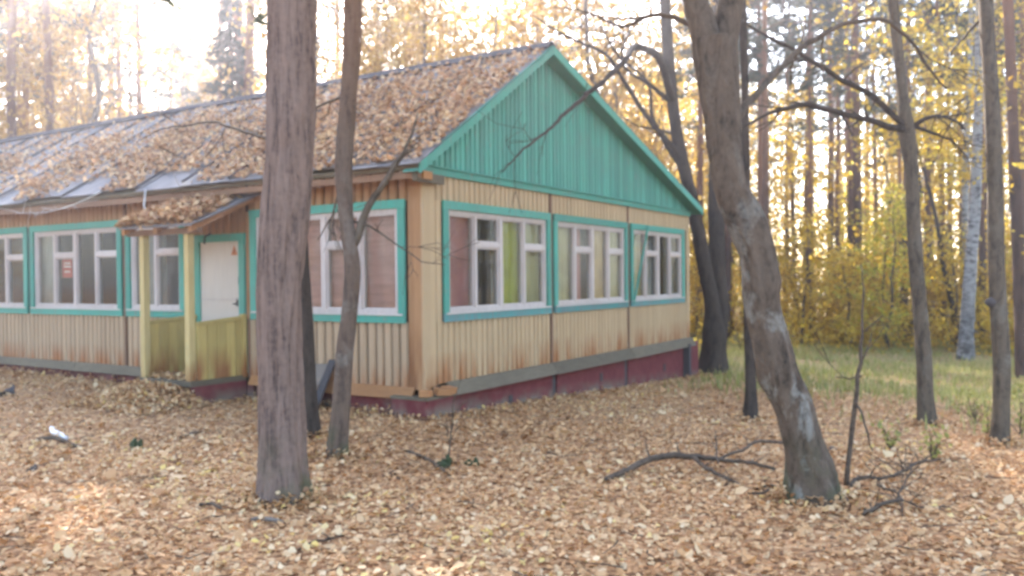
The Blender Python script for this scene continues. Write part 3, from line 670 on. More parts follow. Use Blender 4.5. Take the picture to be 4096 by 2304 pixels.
# the largest 300 in view: a leaf each, on the ground
d = np.stack([x, y, gz(x, y)], 1) - CAM; dep = d @ FW
inside = (dep > .5) & (np.abs(d @ RT) < .58 * dep) & (np.abs(d @ UP) < .333 * dep)
near = np.where(inside)[0]; near = near[np.argsort(r_cam[near])][:300]
mask = np.ones(len(x), bool); mask[near] = False
big = np.where(r_cam > 9, .062, .05)
v, f = litter_arrays(x[mask], y[mask], .021, .046)
link("fallen_leaves", fast_mesh("fallen_leaves", v, f, 4, False, np.repeat(np.clip(tints(mask.sum()) * .8 + .1 + .22 * smooth_noise(x[mask], y[mask], 1.6, 31) + .12 * smooth_noise(x[mask], y[mask], 5.0, 33), 0, 1), 2)), MAT['litter'], kind="stuff", label="carpet of fallen brown and orange leaves")
proto = []
for k in range(10):
    n1 = 1; a = rng.uniform(0, 6.28, 1)
    v, f = leaf_arrays(np.zeros((1, 3)), np.stack([np.cos(a), np.sin(a), rng.normal(0, .2, 1)], 1), np.array([[rng.normal(0, .3), rng.normal(0, .3), 1.0]]), np.array([.055]), np.array([.021]), rng.uniform(-.2, .4), rng.uniform(-.1, .3))
    t = float(np.clip(.06 + .1 * k, 0, 1)); me = fast_mesh("fallen_leaf", v, f, 4, False, np.full(2, t)); me.materials.append(MAT['litter']); proto.append(me)
for q, i in enumerate(near):
    o = link("fallen_leaf", proto[q % 10], None, GROUND); s = float(rng.uniform(.5, 1.0)); o.scale = (s, s, s)
    o.location = (float(x[i]), float(y[i]), float(gz(x[i], y[i])) + float(rng.uniform(.015, .045))); o.rotation_euler = (0, 0, float(rng.uniform(0, 6.28)))

# small dead twigs and needles strewn among the leaves
m = MB(); rg = np.random.default_rng(17); tx, ty = scatter_ring(2.6, 12, 4.2)
for a, b in zip(tx, ty):
    L = rg.uniform(.08, .38); an = rg.uniform(0, 6.28); z = float(gz(a, b)) + .03; k = 4; t = np.linspace(-.5, .5, k)
    P = np.stack([a + L * t * math.cos(an) + rg.normal(0, .012, k), b + L * t * math.sin(an) + rg.normal(0, .012, k), z + rg.uniform(-.01, .02, k)], 1); m.tube(P, np.linspace(rg.uniform(.002, .006), .0015, k), 4, False)
m.build("twig_litter", MAT['twig'], None, kind="stuff", label="small dead twigs strewn over the fallen leaves")

# leaves on the roof and on the porch roof
def roof_leaves(n, seed):
    r_ = np.random.default_rng(seed); t = r_.uniform(0, 1, n); y = r_.uniform(Y0, Y1 - .5, n)
    g = smooth_noise(t * 3.0, y, 1.5, 8) + .55 * smooth_noise(t * 9, y * 1.2, 2.4, 9)
    dens = np.clip(1.35 - y * .15, .20, 1) * np.clip(2.6 - 2.3 * t, .0, 1) + np.clip(g - .02, 0, 1) * 1.2 * np.clip(2.4 - 2.4 * t, 0, 1) - np.clip(t - .9, 0, 1) * 4
    dens -= ((t < .12) & (smooth_noise(y, y * 0, 1.9, 4) > .1)) * .9
    dens -= (np.abs((y * 1.06 + .5) % 1 - .5) < .07) * .25 * (y > 2)
    k = r_.uniform(0, 1, n) < dens; t, y = t[k], y[k]
    x = EV_X + (RX - EV_X) * t; z = EV_Z + (RZ - EV_Z) * t + .035
    return np.stack([x, y, z], 1) + r_.uniform(0, .02, (len(t), 1)) * np.array([[-.55, 0, .85]])
P = roof_leaves(42000, 21); n = len(P); D = rand_dirs(rng, n); nr = np.array([-.54, 0, .84])
N = nr + rng.normal(0, .5, (n, 3)); D = D - (D @ nr)[:, None] * nr * .8; L = rng.uniform(.04, .08, n)
v, f = leaf_arrays(P, D, N, L, L * .42, rng.uniform(-.2, .5, n)[:, None], rng.uniform(-.1, .35, n)[:, None])
link("roof_leaves", fast_mesh("roof_leaves", v, f, 4, False, np.repeat(tints(n), 2)), MAT['litter_roof'], kind="stuff", label="drift of fallen leaves lying on the house roof")
n = 4200; u = rng.uniform(0, 1, n); w = rng.beta(1.2, 1.2, n); xx = -1.03 + .98 * u; yy = 2.66 + 1.44 * w
hgt = .02 + .11 * rng.uniform(0, 1, n) * np.clip(1.3 - 1.5 * np.abs(u - .35), 0, 1) * np.clip(1 - (2 * w - 1) ** 4, 0, 1)
kp = rng.uniform(0, 1, n) < np.clip(1.35 - u * 1.0 - (w < .12) * .5, 0, 1)
P = np.stack([xx, yy, 2.205 + (xx + 1) * .44 + .02 + hgt], 1)[kp]; n = len(P); D = rand_dirs(rng, n); D[:, 2] *= .4; N = np.array([-.3, 0, 1]) + rng.normal(0, .5, (n, 3)); L = rng.uniform(.05, .085, n)
v, f = leaf_arrays(P, D, N, L, L * .42, .2, .15)
link("porch_roof_leaves", fast_mesh("porch_roof_leaves", v, f, 4, False, np.repeat(tints(n), 2)), MAT['litter_roof'], kind="stuff", label="heap of fallen leaves on the porch roof")

# ================================================================ TREES: kinds shared by many
def limb(mb, p0, p1, r0, r1, rg, sag=.15, seg=5, k=5):
    p0, p1 = np.asarray(p0, float), np.asarray(p1, float); t = np.linspace(0, 1, k)[:, None]; L = np.linalg.norm(p1 - p0)
    P = p0 + (p1 - p0) * t + np.sin(t * 3.14) * (rg.normal(0, .06 * L, 3) + np.array([0, 0, sag * L])); mb.tube(P, np.linspace(r0, r1, k), seg, False); return P
def broadleaf(kind, seed, H, base, rx, nclus, nleaf, leaf, mat, r0):
    """trunk with limbs reaching into separate clumps of leaf-sized faces"""
    rg = np.random.default_rng(seed); mb = MB()
    lean = rg.normal(0, .03 * H, 2); ts = np.linspace(0, 1, 9)[:, None]
    tp = np.hstack([lean * ts ** 1.5 + rg.normal(0, .012 * H, (9, 2)) * (ts > 0), ts * H * .93]); mb.tube(tp, r0 * (1 - ts[:, 0]) ** .8 + .012, 8)
    cs = []; leaves = []
    for c in range(nclus):
        h = base + (H - base) * (c + rg.uniform(0, 1)) / nclus; f = (h - base) / (H - base); prof = math.sin(min(1, .18 + .9 * f) * 3.05) ** .6
        a = rg.uniform(0, 6.28); rr = rx * prof * rg.uniform(.25, 1.0); k = min(8, max(0, int((h - .12 * H) / (H * .93) * 8)))
        cpos = np.array([tp[k][0] + rr * math.cos(a), tp[k][1] + rr * math.sin(a), h])
        if c % 2 == 0: limb(mb, tp[max(0, k - 1)], cpos, r0 * .3 * (1.1 - f), .008, rg, .05, 4, 4)
        sg = rx * rg.uniform(.16, .34); m_ = int(nleaf * rg.uniform(.5, 1.4)); q = rg.normal(0, 1, (m_, 3)); q *= (np.clip(np.linalg.norm(q, axis=1), .5, 1.8) / np.linalg.norm(q, axis=1))[:, None]
        leaves.append(cpos + q * sg * np.array([1, 1, .62]))
    P = np.concatenate(leaves); v, f = card_arrays(rg, P, leaf)
    tone = np.repeat(rg.uniform(-.2, .2, len(leaves)), [len(q) for q in leaves])
    cm = fast_mesh(kind + "_crown", v, f, 3, False, np.repeat(np.clip(rg.beta(2, 2, len(P)) + tone, 0, 1), 2)); cm.materials.append(MAT[mat])
    return mb.mesh(kind + "_trunk", True), cm
def pine(kind, seed, H, base, spread, mat='needle', tuft=.34, nb=34, r0=.15):
    rg = np.random.default_rng(seed); mb = MB(); ts = np.linspace(0, 1, 13)[:, None]
    tp = np.hstack([rg.normal(0, .06, (13, 2)).cumsum(0) * .6 * (ts > 0) + rg.normal(0, .25, 2) * ts ** 2, ts * H]); mb.tube(tp, r0 * (1 - .85 * ts[:, 0]) + .01 + .04 * np.exp(-ts[:, 0] * 60), 10)
    pts = []
    for b in range(nb):
        dead = b < nb * .22
        h = rg.uniform(base * .35, base) if dead else base + (H - base) * ((b - nb * .22) / (nb * .78)) ** .9
        f = max(0, (h - base) / (H - base)); a = rg.uniform(0, 6.28); L = rg.uniform(.5, 1.5) if dead else spread * (1 - .75 * f) * rg.uniform(.6, 1.1)
        k = min(11, int(h / H * 12)); p0 = tp[k] + (tp[k + 1] - tp[k]) * (h / H * 12 - k); p1 = p0 + np.array([math.cos(a) * L, math.sin(a) * L, L * rg.uniform(-.15, .35)])
        B = limb(mb, p0, p1, .035 if not dead else .018, .006, rg, .06, 4, 5)
        if dead: continue
        m_ = int(5 + L * 4)
        for t in rg.uniform(.35, 1.05, m_):
            pts.append(p0 + (p1 - p0) * min(t, 1) + rg.normal(0, .13 * L, 3) * np.array([1, 1, .5]))
    T = np.array(pts); nn = 16; c = np.repeat(T, nn, 0); D = rand_dirs(rg, len(c)); D[:, 2] = D[:, 2] * .7 + .25; L = rg.uniform(.5, 1.0, len(c))[:, None] * tuft
    S = np.cross(D, rand_dirs(rg, len(c))); S = S / (np.linalg.norm(S, axis=1)[:, None] + 1e-9) * tuft * .085
    v = np.stack([c - S, c + S, c + D * L], 1).reshape(-1, 3); f = np.arange(len(v)); tone = np.repeat(rg.uniform(0, 1, len(T)), nn)
    cm = fast_mesh(kind + "_crown", v, f, 3, False, np.clip(tone * .7 + rg.uniform(0, .3, len(c)), 0, 1)); cm.materials.append(MAT[mat])
    return mb.mesh(kind + "_trunk", True), cm
def spruce(seed, H, spread):
    rg = np.random.default_rng(seed); mb = MB(); mb.tube([(0, 0, 0), (0, 0, H * .5), (0, 0, H)], [.16, .1, .01], 8); P = []; Dd = []
    for h in np.arange(.8, H - .1, .17):
        for _ in range(4):
            a = rg.uniform(0, 6.28); L = spread * (1 - h / H) ** .8 * rg.uniform(.65, 1.1) + .1; k = int(10 + L * 26); t = rg.uniform(.08, 1, k)
            d = np.array([math.cos(a), math.sin(a), 0]); q = np.array([0, 0, h]) + d * (t * L)[:, None] + np.array([0, 0, 1.0]) * (-.35 * L * t ** 1.4 + .12 * L * t ** 4)[:, None]
            P.append(q + rg.normal(0, .05, (k, 3))); Dd.append(np.tile(d, (k, 1)) + rg.normal(0, .5, (k, 3)) + np.array([0, 0, -.5]))
    c = np.concatenate(P); D = np.concatenate(Dd); D /= np.linalg.norm(D, axis=1)[:, None]; S = np.cross(D, rand_dirs(rg, len(c))) * .05
    v = np.stack([c - S, c + S, c + D * rg.uniform(.18, .34, len(c))[:, None]], 1).reshape(-1, 3)
    cm = fast_mesh("spruce_crown", v, np.arange(len(v)), 3, False, rg.uniform(0, 1, len(c))); cm.materials.append(MAT['spruce']); return mb.mesh("spruce_trunk", True), cm
KIND = {}
for k in range(4): KIND['pine%d' % k] = (*pine("pine", 40 + k, 21 + k, 10.5 + k * .8, 2.9, nb=40), MAT['far_pine'], 'trunk')
for k in range(3): KIND['gold%d' % k] = (*broadleaf("gold", 60 + k, 11 + k, 1.6, 2.6, 46, 75, .17, 'gold', .10), MAT['grey_bark'], 'trunk')
for k in range(3): KIND['amber%d' % k] = (*broadleaf("amber", 70 + k, 13 + k, 3.0, 3.0, 64, 95, .17, 'amber', .13), MAT['grey_bark'], 'trunk')
for k in range(2): KIND['lime%d' % k] = (*broadleaf("lime", 80 + k, 6.5, .7, 1.8, 30, 70, .14, 'lime', .06), MAT['grey_bark'], 'trunk')
for k in range(2): KIND['bush%d' % k] = (*broadleaf("bush", 90 + k, 3.0, .15, 1.3, 24, 60, .12, 'gold', .03), MAT['twig'], 'stem')
KIND['limebush'] = (*broadleaf("limebush", 95, 2.2, .1, 1.0, 20, 60, .10, 'lime', .025), MAT['twig'], 'stem')
KIND['birch0'] = (*broadleaf("birch", 98, 15, 5.5, 2.0, 46, 70, .13, 'gold', .14), MAT['birch'], 'trunk')
KIND['spruce'] = (*spruce(99, 12, 2.6), MAT['dark_bark'], 'trunk')
for k, t in KIND.items(): t[0].materials.append(t[2])
def tree(name, kind, x, y, s, label, cat="tree", group=None, rz=None, sz=None, tilt=0.0):
    t = KIND[kind]; e = empty(name, (x, y, float(gz(x, y)) - .05), rz if rz is not None else float(rng.uniform(0, 6.28)), label=label, cat=cat, group=group)
    e.scale = (s, s, sz or s); e.rotation_euler.x = tilt
    link(t[3], t[0], None, e); link("crown", t[1], None, e); return e
def polar(px, dist):
    a = YAW - math.atan((px - 2048) / FPX); return CAM[0] + dist * math.cos(a), CAM[1] + dist * math.sin(a)

# ================================================================ NEAR TREES, each built from its own outline
def px_path(rows):
    """rows of (px, py, width px): the first stands on the ground; all at the distance of the foot"""
    base = on_ground(rows[0][0], rows[0][1]); dep = depth_of(base); P, r_ = [], []
    for i, row in enumerate(rows):
        d_ = dep + (row[3] if len(row) > 3 else 0); P.append(at(row[0], row[1], d_)); r_.append(row[2] / 2 / FPX * d_)
    P[0] = base - np.array([0, 0, .06]); return np.array(P), np.array(r_), dep, base
def near_tree(name, rows, mat, label, seed, cat="tree", extra=(), flare=.3, rough=.05, seg=20, burls=(), ridges=.04, step=.10, nr=22, rlen=.25):
    P, r_, dep, base = px_path(rows)
    for (dx, dy, dz, rr) in extra: P = np.vstack([P, P[-1] + np.array([dx, dy, dz])]); r_ = np.append(r_, rr)
    root = empty(name, base, label=label, cat=cat)
    me = trunk_mesh("trunk", P - base, r_, seg, flare, rough, seed, step, burls, ridges, nr, rlen); link("trunk", me, MAT[mat], root)
    return root, base, dep, P, r_
def branch(root, base, rows, dep, mat, seed=0, twigs=0, tw_len=.5, name="branch", seg=7):
    """rows of (px, py, width px, depth offset)"""
    rg = np.random.default_rng(seed); P = np.array([at(q[0], q[1], dep + q[3]) for q in rows]); r_ = np.array([q[2] / 2 / FPX * (dep + q[3]) for q in rows])
    Cc = curve(np.column_stack([P, r_]), .10); P, r_ = Cc[:, :3], np.clip(Cc[:, 3], .002, None); P = P + rg.normal(0, .006, P.shape); mb = MB(); mb.tube(P - base, r_, seg)
    for _ in range(twigs):
        k = int(rg.uniform(.25, .98) * (len(P) - 1)); d_ = P[min(k + 1, len(P) - 1)] - P[max(k - 1, 0)]; d_ /= np.linalg.norm(d_) + 1e-9; v_ = d_ * .8 + rg.normal(0, .6, 3); v_ /= np.linalg.norm(v_); L = tw_len * rg.uniform(.4, 1.2)
        q = limb(mb, P[k] - base, P[k] - base + v_ * L, r_[k] * .45, .003, rg, .02, 4, 4)
        for _2 in range(2): limb(mb, q[rg.integers(1, 3)], q[-1] + rg.normal(0, .3 * L, 3), .004, .002, rg, .02, 3, 3)
    return mb.build(name, MAT[mat], root, smooth=True)
def near_crown(root, mesh_kind, base, top, s, sz=None):
    o = link("crown", KIND[mesh_kind][1], None, root); o.location = Vector([float(c) for c in top]); o.scale = (s, s, sz or s); return o

# big pine in front of the porch wall
T1, b1, d1, P1, _ = near_tree("pine_tree", [(1132, 1995, 182), (1128, 1800, 172), (1122, 1500, 168), (1118, 1150, 176), (1150, 750, 190), (1166, 400, 192), (1170, 0, 190)], 'pine_bark',
    "thick pine standing in front of the porch, nearest trunk on the left", 1, extra=((.1, 0, 5, .15), (.1, .1, 6, .10), (0, 0, 3, .03)), flare=.28, rough=.035, seg=72, ridges=.055, step=.04, nr=30, rlen=.30)
near_crown(T1, 'pine0', b1, (0, 0, -3.0), .85)
branch(T1, b1, [(1085, 560, 16, .0), (960, 520, 12, .4), (840, 492, 10, .7), (740, 505, 8, .9), (640, 520, 6, 1.1), (560, 560, 4, 1.2)], d1, 'twig', 3, 6, .5)
# dark trunk right behind it
T2, b2, d2, P2, _ = near_tree("pine_tree", [(1252, 1750, 66), (1240, 1600, 58), (1225, 1300, 56), (1200, 900, 52), (1170, 400, 46), (1150, 0, 42)], 'dark_bark',
    "dark trunk half hidden behind the thick pine", 2, extra=((-.1, 0, 5, .07), (0, 0, 4, .02)), flare=.3)
near_crown(T2, 'pine1', b2, (0, 0, -4.0), .7)
# thin forked tree by the long wall
T3, b3, d3, P3, _ = near_tree("pine_tree", [(1342, 1830, 82), (1362, 1650, 72), (1378, 1420, 70), (1402, 1200, 64), (1410, 1080, 66), (1388, 900, 58), (1375, 700, 70), (1392, 420, 66), (1408, 200, 70), (1412, 0, 72)], 'pine_thin',
    "slim grey forked tree with a reddish top just right of the thick pine", 3, extra=((.1, .1, 4, .08), (0, .1, 5, .03)), flare=.25, rough=.045, seg=32, ridges=.05, step=.06)
near_crown(T3, 'amber0', b3, (.2, .2, 3.2), .7)
branch(T3, b3, [(1412, 990, 40, 0), (1450, 880, 32, .0), (1500, 780, 27, -.05), (1560, 690, 22, -.1), (1610, 610, 17, -.1), (1650, 530, 10, -.1), (1668, 450, 6, -.1)], d3, 'grey_bark', 4, 5, .35)
branch(T3, b3, [(1375, 700, 14, .05), (1340, 820, 8, .1), (1310, 900, 6, .1), (1270, 960, 4, .1)], d3, 'twig', 5, 6, .4)
branch(T3, b3, [(1420, 880, 10, .0), (1520, 930, 7, -.1), (1600, 985, 6, -.2), (1690, 1045, 5, -.3), (1780, 1060, 3, -.3)], d3, 'twig', 6, 5, .4)
branch(T3, b3, [(1378, 380, 14, 0), (1290, 420, 10, .2), (1225, 460, 7, .3), (1180, 560, 4, .4)], d3, 'twig', 7, 4, .4)
# crooked tree on the right
T4, b4, d4, P4, r4 = near_tree("maple_tree", [(3252, 2000, 186), (3240, 1880, 165), (3205, 1740, 148), (3165, 1600, 146), (3118, 1500, 153), (3080, 1350, 139), (3045, 1180, 141), (3030, 1020, 139), (2985, 900, 139), (2925, 760, 128), (2900, 620, 132), (2885, 450, 144), (2870, 300, 159), (2852, 160, 176)], 'maple_bark',
    "crooked leaning lichened tree on the right, forked near the top", 4, flare=.36, rough=.06, seg=64, ridges=.05, step=.035, nr=24, rlen=.14, burls=((1.62, 1.6, .10, .22), (.95, 4.4, .07, .16), (2.05, 1.8, .16, .15)))
for q, (rows, sd) in enumerate((([(2840, 190, 120, 0), (2805, 80, 112, 0), (2785, 0, 100, 0), (2730, -250, 80, .2), (2700, -700, 55, .4), (2740, -1300, 20, .6)], 1), ([(2880, 210, 120, .05), (2905, 100, 110, .05), (2925, 0, 100, .05), (3000, -250, 80, .3), (3080, -700, 50, .5), (3060, -1300, 18, .6)], 2))):
    branch(T4, b4, rows, d4, 'maple_bark', 30 + sd, 7, .8, "limb", 14)
branch(T4, b4, [(2930, 500, 34, .1), (3010, 390, 30, .3), (3100, 290, 27, .5), (3230, 175, 24, .8), (3400, 92, 20, 1.0), (3520, 80, 18, 1.1), (3630, 145, 15, 1.2), (3700, 250, 12, 1.2), (3790, 360, 9, 1.3)], d4, 'maple_bark', 33, 8, .6)
branch(T4, b4, [(2800, 120, 26, .1), (2700, 70, 20, .3), (2600, 60, 16, .5), (2480, 110, 12, .8), (2380, 60, 8, .9), (2250, 30, 4, 1.0)], d4, 'maple_bark', 34, 8, .5)
near_crown(T4, 'amber1', b4, (-.5, .6, 2.3), .6)
# double trunk beyond the far corner
T5, b5, d5, P5, _ = near_tree("oak_tree", [(2852, 1494, 104), (2856, 1420, 86), (2858, 1330, 88), (2850, 1230, 62), (2828, 1114, 60), (2788, 907, 56), (2752, 740, 52), (2712, 560, 48), (2690, 400, 46), (2672, 200, 44), (2660, 0, 42)], 'dark_bark',
    "dark twin stemmed tree just past the far corner of the house", 5, extra=((-.4, 0, 3, .12), (-.2, 0, 4, .03)), flare=.4)
branch(T5, b5, [(2866, 1390, 60, .0), (2884, 1270, 66, .1), (2872, 1100, 66, .2), (2866, 900, 66, .3), (2868, 600, 62, .4), (2872, 200, 56, .5), (2880, -400, 40, .6), (2860, -1000, 14, .6)], d5, 'dark_bark', 40, 5, .9, "stem", 14)
def on_y(px, py, yv):      # how much nearer than the tree a bough is that hangs clear of the gable
    return (yv - CAM[1]) / ray(px, py)[1] - d5
for sd, rows in enumerate(([(2735, 640, 26, 0), (2640, 530, 22, -.2), (2570, 440, 20, -.5), (2500, 330, 17, -.7), (2420, 215, 14, -.9), (2320, 170, 12, -1.1), (2215, 115, 9, -1.2), (2130, 60, 5, -1.2)],
                           [(2748, 700, 24, 0), (2660, 570, 18, .2), (2610, 470, 15, .4), (2590, 330, 12, .5), (2480, 230, 9, .7), (2400, 100, 6, .8)],
                           [(2700, 420, 22, 0), (2600, 340, 16, -.2), (2490, 250, 12, -.3), (2500, 160, 10, -.3), (2550, 90, 7, -.3), (2600, 20, 4, -.3)],
                           [(2720, 545, 14, 0), (2640, 520, 10, .1), (2560, 505, 8, .2), (2490, 470, 5, .3)],
                           [(2500, 240, 24, on_y(2500, 240, -.75)), (2440, 300, 22, on_y(2440, 300, -.7)), (2350, 375, 20, on_y(2350, 375, -.65)), (2270, 445, 16, on_y(2270, 445, -.6)), (2180, 530, 12, on_y(2180, 530, -.6)), (2080, 610, 9, on_y(2080, 610, -.6)), (2010, 690, 5, on_y(2010, 690, -.6))])):
    branch(T5, b5, rows, d5, 'dark_bark', 41 + sd, 8, .6)
branch(T5, b5, [(2690, 400, 34, 0), (2640, 240, 32, -1.2), (2560, 190, 28, -2.6), (2500, 240, 24, on_y(2500, 240, -.75))], d5, 'dark_bark', 47, 3, .6)
near_crown(T5, 'amber2', b5, (0, 0, 5.2), .8)
# thin tree behind the crooked one
T7, b7, d7, P7, _ = near_tree("young_tree", [(3000, 1682, 56), (3004, 1600, 46), (3000, 1450, 42), (2994, 1250, 40), (2988, 950, 36), (2982, 600, 34), (2978, 300, 32), (2970, 0, 30)], 'dark_bark',
    "thin dark straight tree directly behind the crooked one", 7, extra=((0, 0, 3, .03), (0, .1, 2, .01)), flare=.6, seg=12)
near_crown(T7, 'amber0', b7, (0, 0, 4.2), .5)
# branching tree right of it
T6, b6, d6, P6, _ = near_tree("linden_tree", [(3708, 1705, 66), (3700, 1560, 60), (3694, 1400, 60), (3682, 1250, 56), (3664, 1050, 56), (3652, 850, 52), (3642, 650, 52), (3628, 530, 62), (3612, 400, 40), (3598, 250, 40), (3582, 100, 40), (3572, 0, 40)], 'grey_bark',
    "straight dark grey tree sending two long bare boughs to the left", 6, extra=((0, 0, 3, .09), (.1, 0, 3, .03)), flare=.35, rough=.05, seg=16)
for sd, rows in enumerate(([(3632, 525, 32, 0), (3560, 508, 28, -.1), (3470, 480, 24, -.3), (3360, 452, 24, -.5), (3230, 420, 22, -.6), (3120, 438, 18, -.7), (3040, 470, 14, -.8), (2970, 510, 10, -.9)],
                           [(3625, 515, 28, 0), (3560, 450, 26, -.1), (3470, 370, 24, -.2), (3370, 320, 22, -.3), (3270, 258, 19, -.4), (3150, 185, 15, -.5), (3040, 130, 11, -.6), (2970, 80, 6, -.7)],
                           [(3640, 520, 24, 0), (3700, 470, 18, -.1), (3790, 470, 12, -.1), (3860, 520, 9, 0)], [(3640, 500, 20, 0), (3720, 530, 14, .2), (3800, 560, 10, .3), (3880, 640, 6, .4)])):
    branch(T6, b6, rows, d6, 'dark_bark', 60 + sd, 8, .5)
near_crown(T6, 'gold0', b6, (.2, 0, 4.6), .6)
# the two at the right edge
T8, b8, d8, P8, _ = near_tree("aspen_tree", [(3998, 1782, 70), (4004, 1650, 64), (4006, 1450, 62), (3994, 1250, 62), (3984, 1000, 60), (3978, 700, 58), (3968, 400, 58), (3952, 150, 54), (3945, 0, 54)], 'grey_bark',
    "dark grey trunk with a dark knot, second from the right edge", 8, extra=((0, 0, 4, .07), (0, 0, 3, .03)), flare=.1, rough=.04, seg=16)
kn = at(3964, 1210, d8); m = MB(); th = [(math.cos(a), math.sin(a)) for a in np.linspace(0, 6.28, 9)[:-1]]
m.tube([kn - b8 + RT * .06, kn - b8, kn - b8 - RT * .045 + UP * .01], [.06, .058, .03], 10); m.build("knot", MAT['felt'], T8, smooth=True)
branch(T8, b8, [(3940, 220, 40, .1), (3935, 120, 38, .1), (3930, 0, 34, .1), (3925, -300, 20, .2)], d8, 'grey_bark', 80, 3, .5)
near_crown(T8, 'gold1', b8, (0, 0, 4.4), .6)
T9, b9, d9, P9, _ = near_tree("pine_tree", [(4092, 1512, 52), (4086, 1400, 48), (4076, 1100, 46), (4064, 800, 44), (4052, 500, 42), (4042, 250, 40), (4032, 0, 40)], 'far_pine',
    "reddish pine trunk at the right edge of the picture", 9, extra=((-.2, 0, 6, .10), (0, 0, 5, .03)), flare=.2, seg=12)
near_crown(T9, 'pine2', b9, (0, 0, -2), .85)
for q, rows in enumerate(([(3862, 1442, 66), (3866, 1330, 54), (3874, 1200, 50), (3884, 1050, 46), (3900, 800, 44), (3908, 600, 38), (3914, 350, 32), (3915, 100, 26)], [(3896, 1400, 34), (3888, 1300, 32), (3872, 1100, 30), (3862, 900, 28), (3864, 600, 24), (3880, 300, 20), (3885, 0, 16)])):
    Tb, bb, db, Pb, _ = near_tree("birch_tree", rows, 'birch', ("white birch with a dark foot between the two right hand trunks", "thinner white birch leaning left beside the thicker birch")[q], 10 + q, extra=((0, 0, 3, .05), (0, 0, 2, .01)), flare=.08, seg=14)
    near_crown(Tb, 'birch0', bb, (0, 0, 0), .85)
Tl, bl, dl, Pl, _ = near_tree("young_tree", [(3840, 1400, 22), (3800, 1180, 20), (3770, 1050, 18), (3750, 900, 15), (3700, 700, 10), (3660, 560, 6)], 'dark_bark', "thin bent stem leaning away left of the birches", 12, flare=.3, seg=8)

# ---------------------------------------------------------------- leaves drifted against trunks, plinth and porch
def drift(name, x, y, z, label, s0=.026, s1=.055, tilt=.6):
    n = len(x); D = rand_dirs(rng, n); D[:, 2] *= .45; N = rng.normal(0, tilt, (n, 3)) + np.array([0, 0, 1.0]); L = rng.uniform(s0, s1, n)
    v, f = leaf_arrays(np.stack([x, y, z], 1), D, N, L, L * rng.uniform(.32, .46, n), rng.uniform(-.2, .5, n)[:, None], rng.uniform(-.1, .35, n)[:, None])
    link(name, fast_mesh(name, v, f, 4, False, np.repeat(tints(n), 2)), MAT['litter'], kind="stuff", label=label)
X_, Y_, Z_ = [], [], []
for b_, rr, n in ((b1, .17, 520), (b2, .09, 260), (b3, .09, 260), (b4, .20, 560), (b7, .09, 200), (b6, .11, 220), (b8, .10, 200), (b5, .30, 260)):
    q = rng.exponential(.11, n); a_ = rng.uniform(0, 6.28, n); x = b_[0] + (rr + q) * np.cos(a_); y = b_[1] + (rr + q) * np.sin(a_); X_.append(x); Y_.append(y); Z_.append(gz(x, y) + .01 + rng.uniform(0, 1, n) * .085 * np.exp(-q / .09))
n = 1500; x = rng.uniform(-.2, 8.7, n); q = rng.exponential(.14, n); y = -.14 - q; X_.append(x); Y_.append(y); Z_.append(gz(x, y) + .01 + rng.uniform(0, 1, n) * .045 * np.exp(-q / .1))
n = 2600; y = rng.uniform(-.1, 12, n); q = rng.exponential(.16, n); x = -.10 - q; k = ~((y > 2.75) & (y < 3.95) & (x > -.95)); X_.append(x[k]); Y_.append(y[k]); Z_.append((gz(x, y) + .01 + rng.uniform(0, 1, n) * .10 * np.exp(-q / .12))[k])
# heap over the porch step and on the porch floor
n = 3000; x = rng.uniform(-1.75, -.84, n); y = rng.uniform(2.55, 4.15, n); hh = np.clip(.24 - .34 * np.abs(x + 1.05), 0, 1) * np.clip(1.15 - ((y - 3.35) / .75) ** 2, 0, 1); X_.append(x); Y_.append(y); Z_.append(gz(x, y) + .01 + hh * rng.uniform(.75, 1.05, n) + .02)
n = 420; x = -.84 + .5 * rng.beta(1, 1.6, n); y = rng.uniform(2.95, 3.78, n); X_.append(x); Y_.append(y); Z_.append(.34 + rng.uniform(0, .04, n))
drift("drifted_leaves", np.concatenate(X_), np.concatenate(Y_), np.concatenate(Z_), "leaves drifted against trunks, plinth and porch step")

# ---------------------------------------------------------------- sapling, fallen boughs, sticks and scraps
def small(name, rows, mat, label, cat, seed, twigs=0, tw=.3, seg=7, group=None):
    base = on_ground(rows[0][0], rows[0][1]); dep = depth_of(base); root = empty(name, base, label=label, cat=cat, group=group)
    branch(root, base, [(q[0], q[1], q[2], q[3] if len(q) > 3 else 0) for q in rows], dep, mat, seed, twigs, tw, "stem", seg); return root, base, dep
sp_, sb, sd = small("sapling", [(3388, 1955, 22), (3396, 1850, 20), (3410, 1700, 20), (3428, 1560, 18), (3440, 1450, 16), (3445, 1330, 12), (3450, 1180, 6), (3440, 1050, 3)], 'twig', "thin leafless sapling right of the crooked tree", "sapling", 1, 2, .25)
branch(sp_, sb, [(3420, 1600, 12, 0), (3450, 1650, 9, -.05), (3470, 1740, 8, -.1), (3488, 1805, 5, -.1)], sd, 'twig', 2, 0)
branch(sp_, sb, [(3435, 1505, 8, 0), (3400, 1512, 6, .1), (3340, 1505, 4, .1)], sd, 'twig', 3, 1)
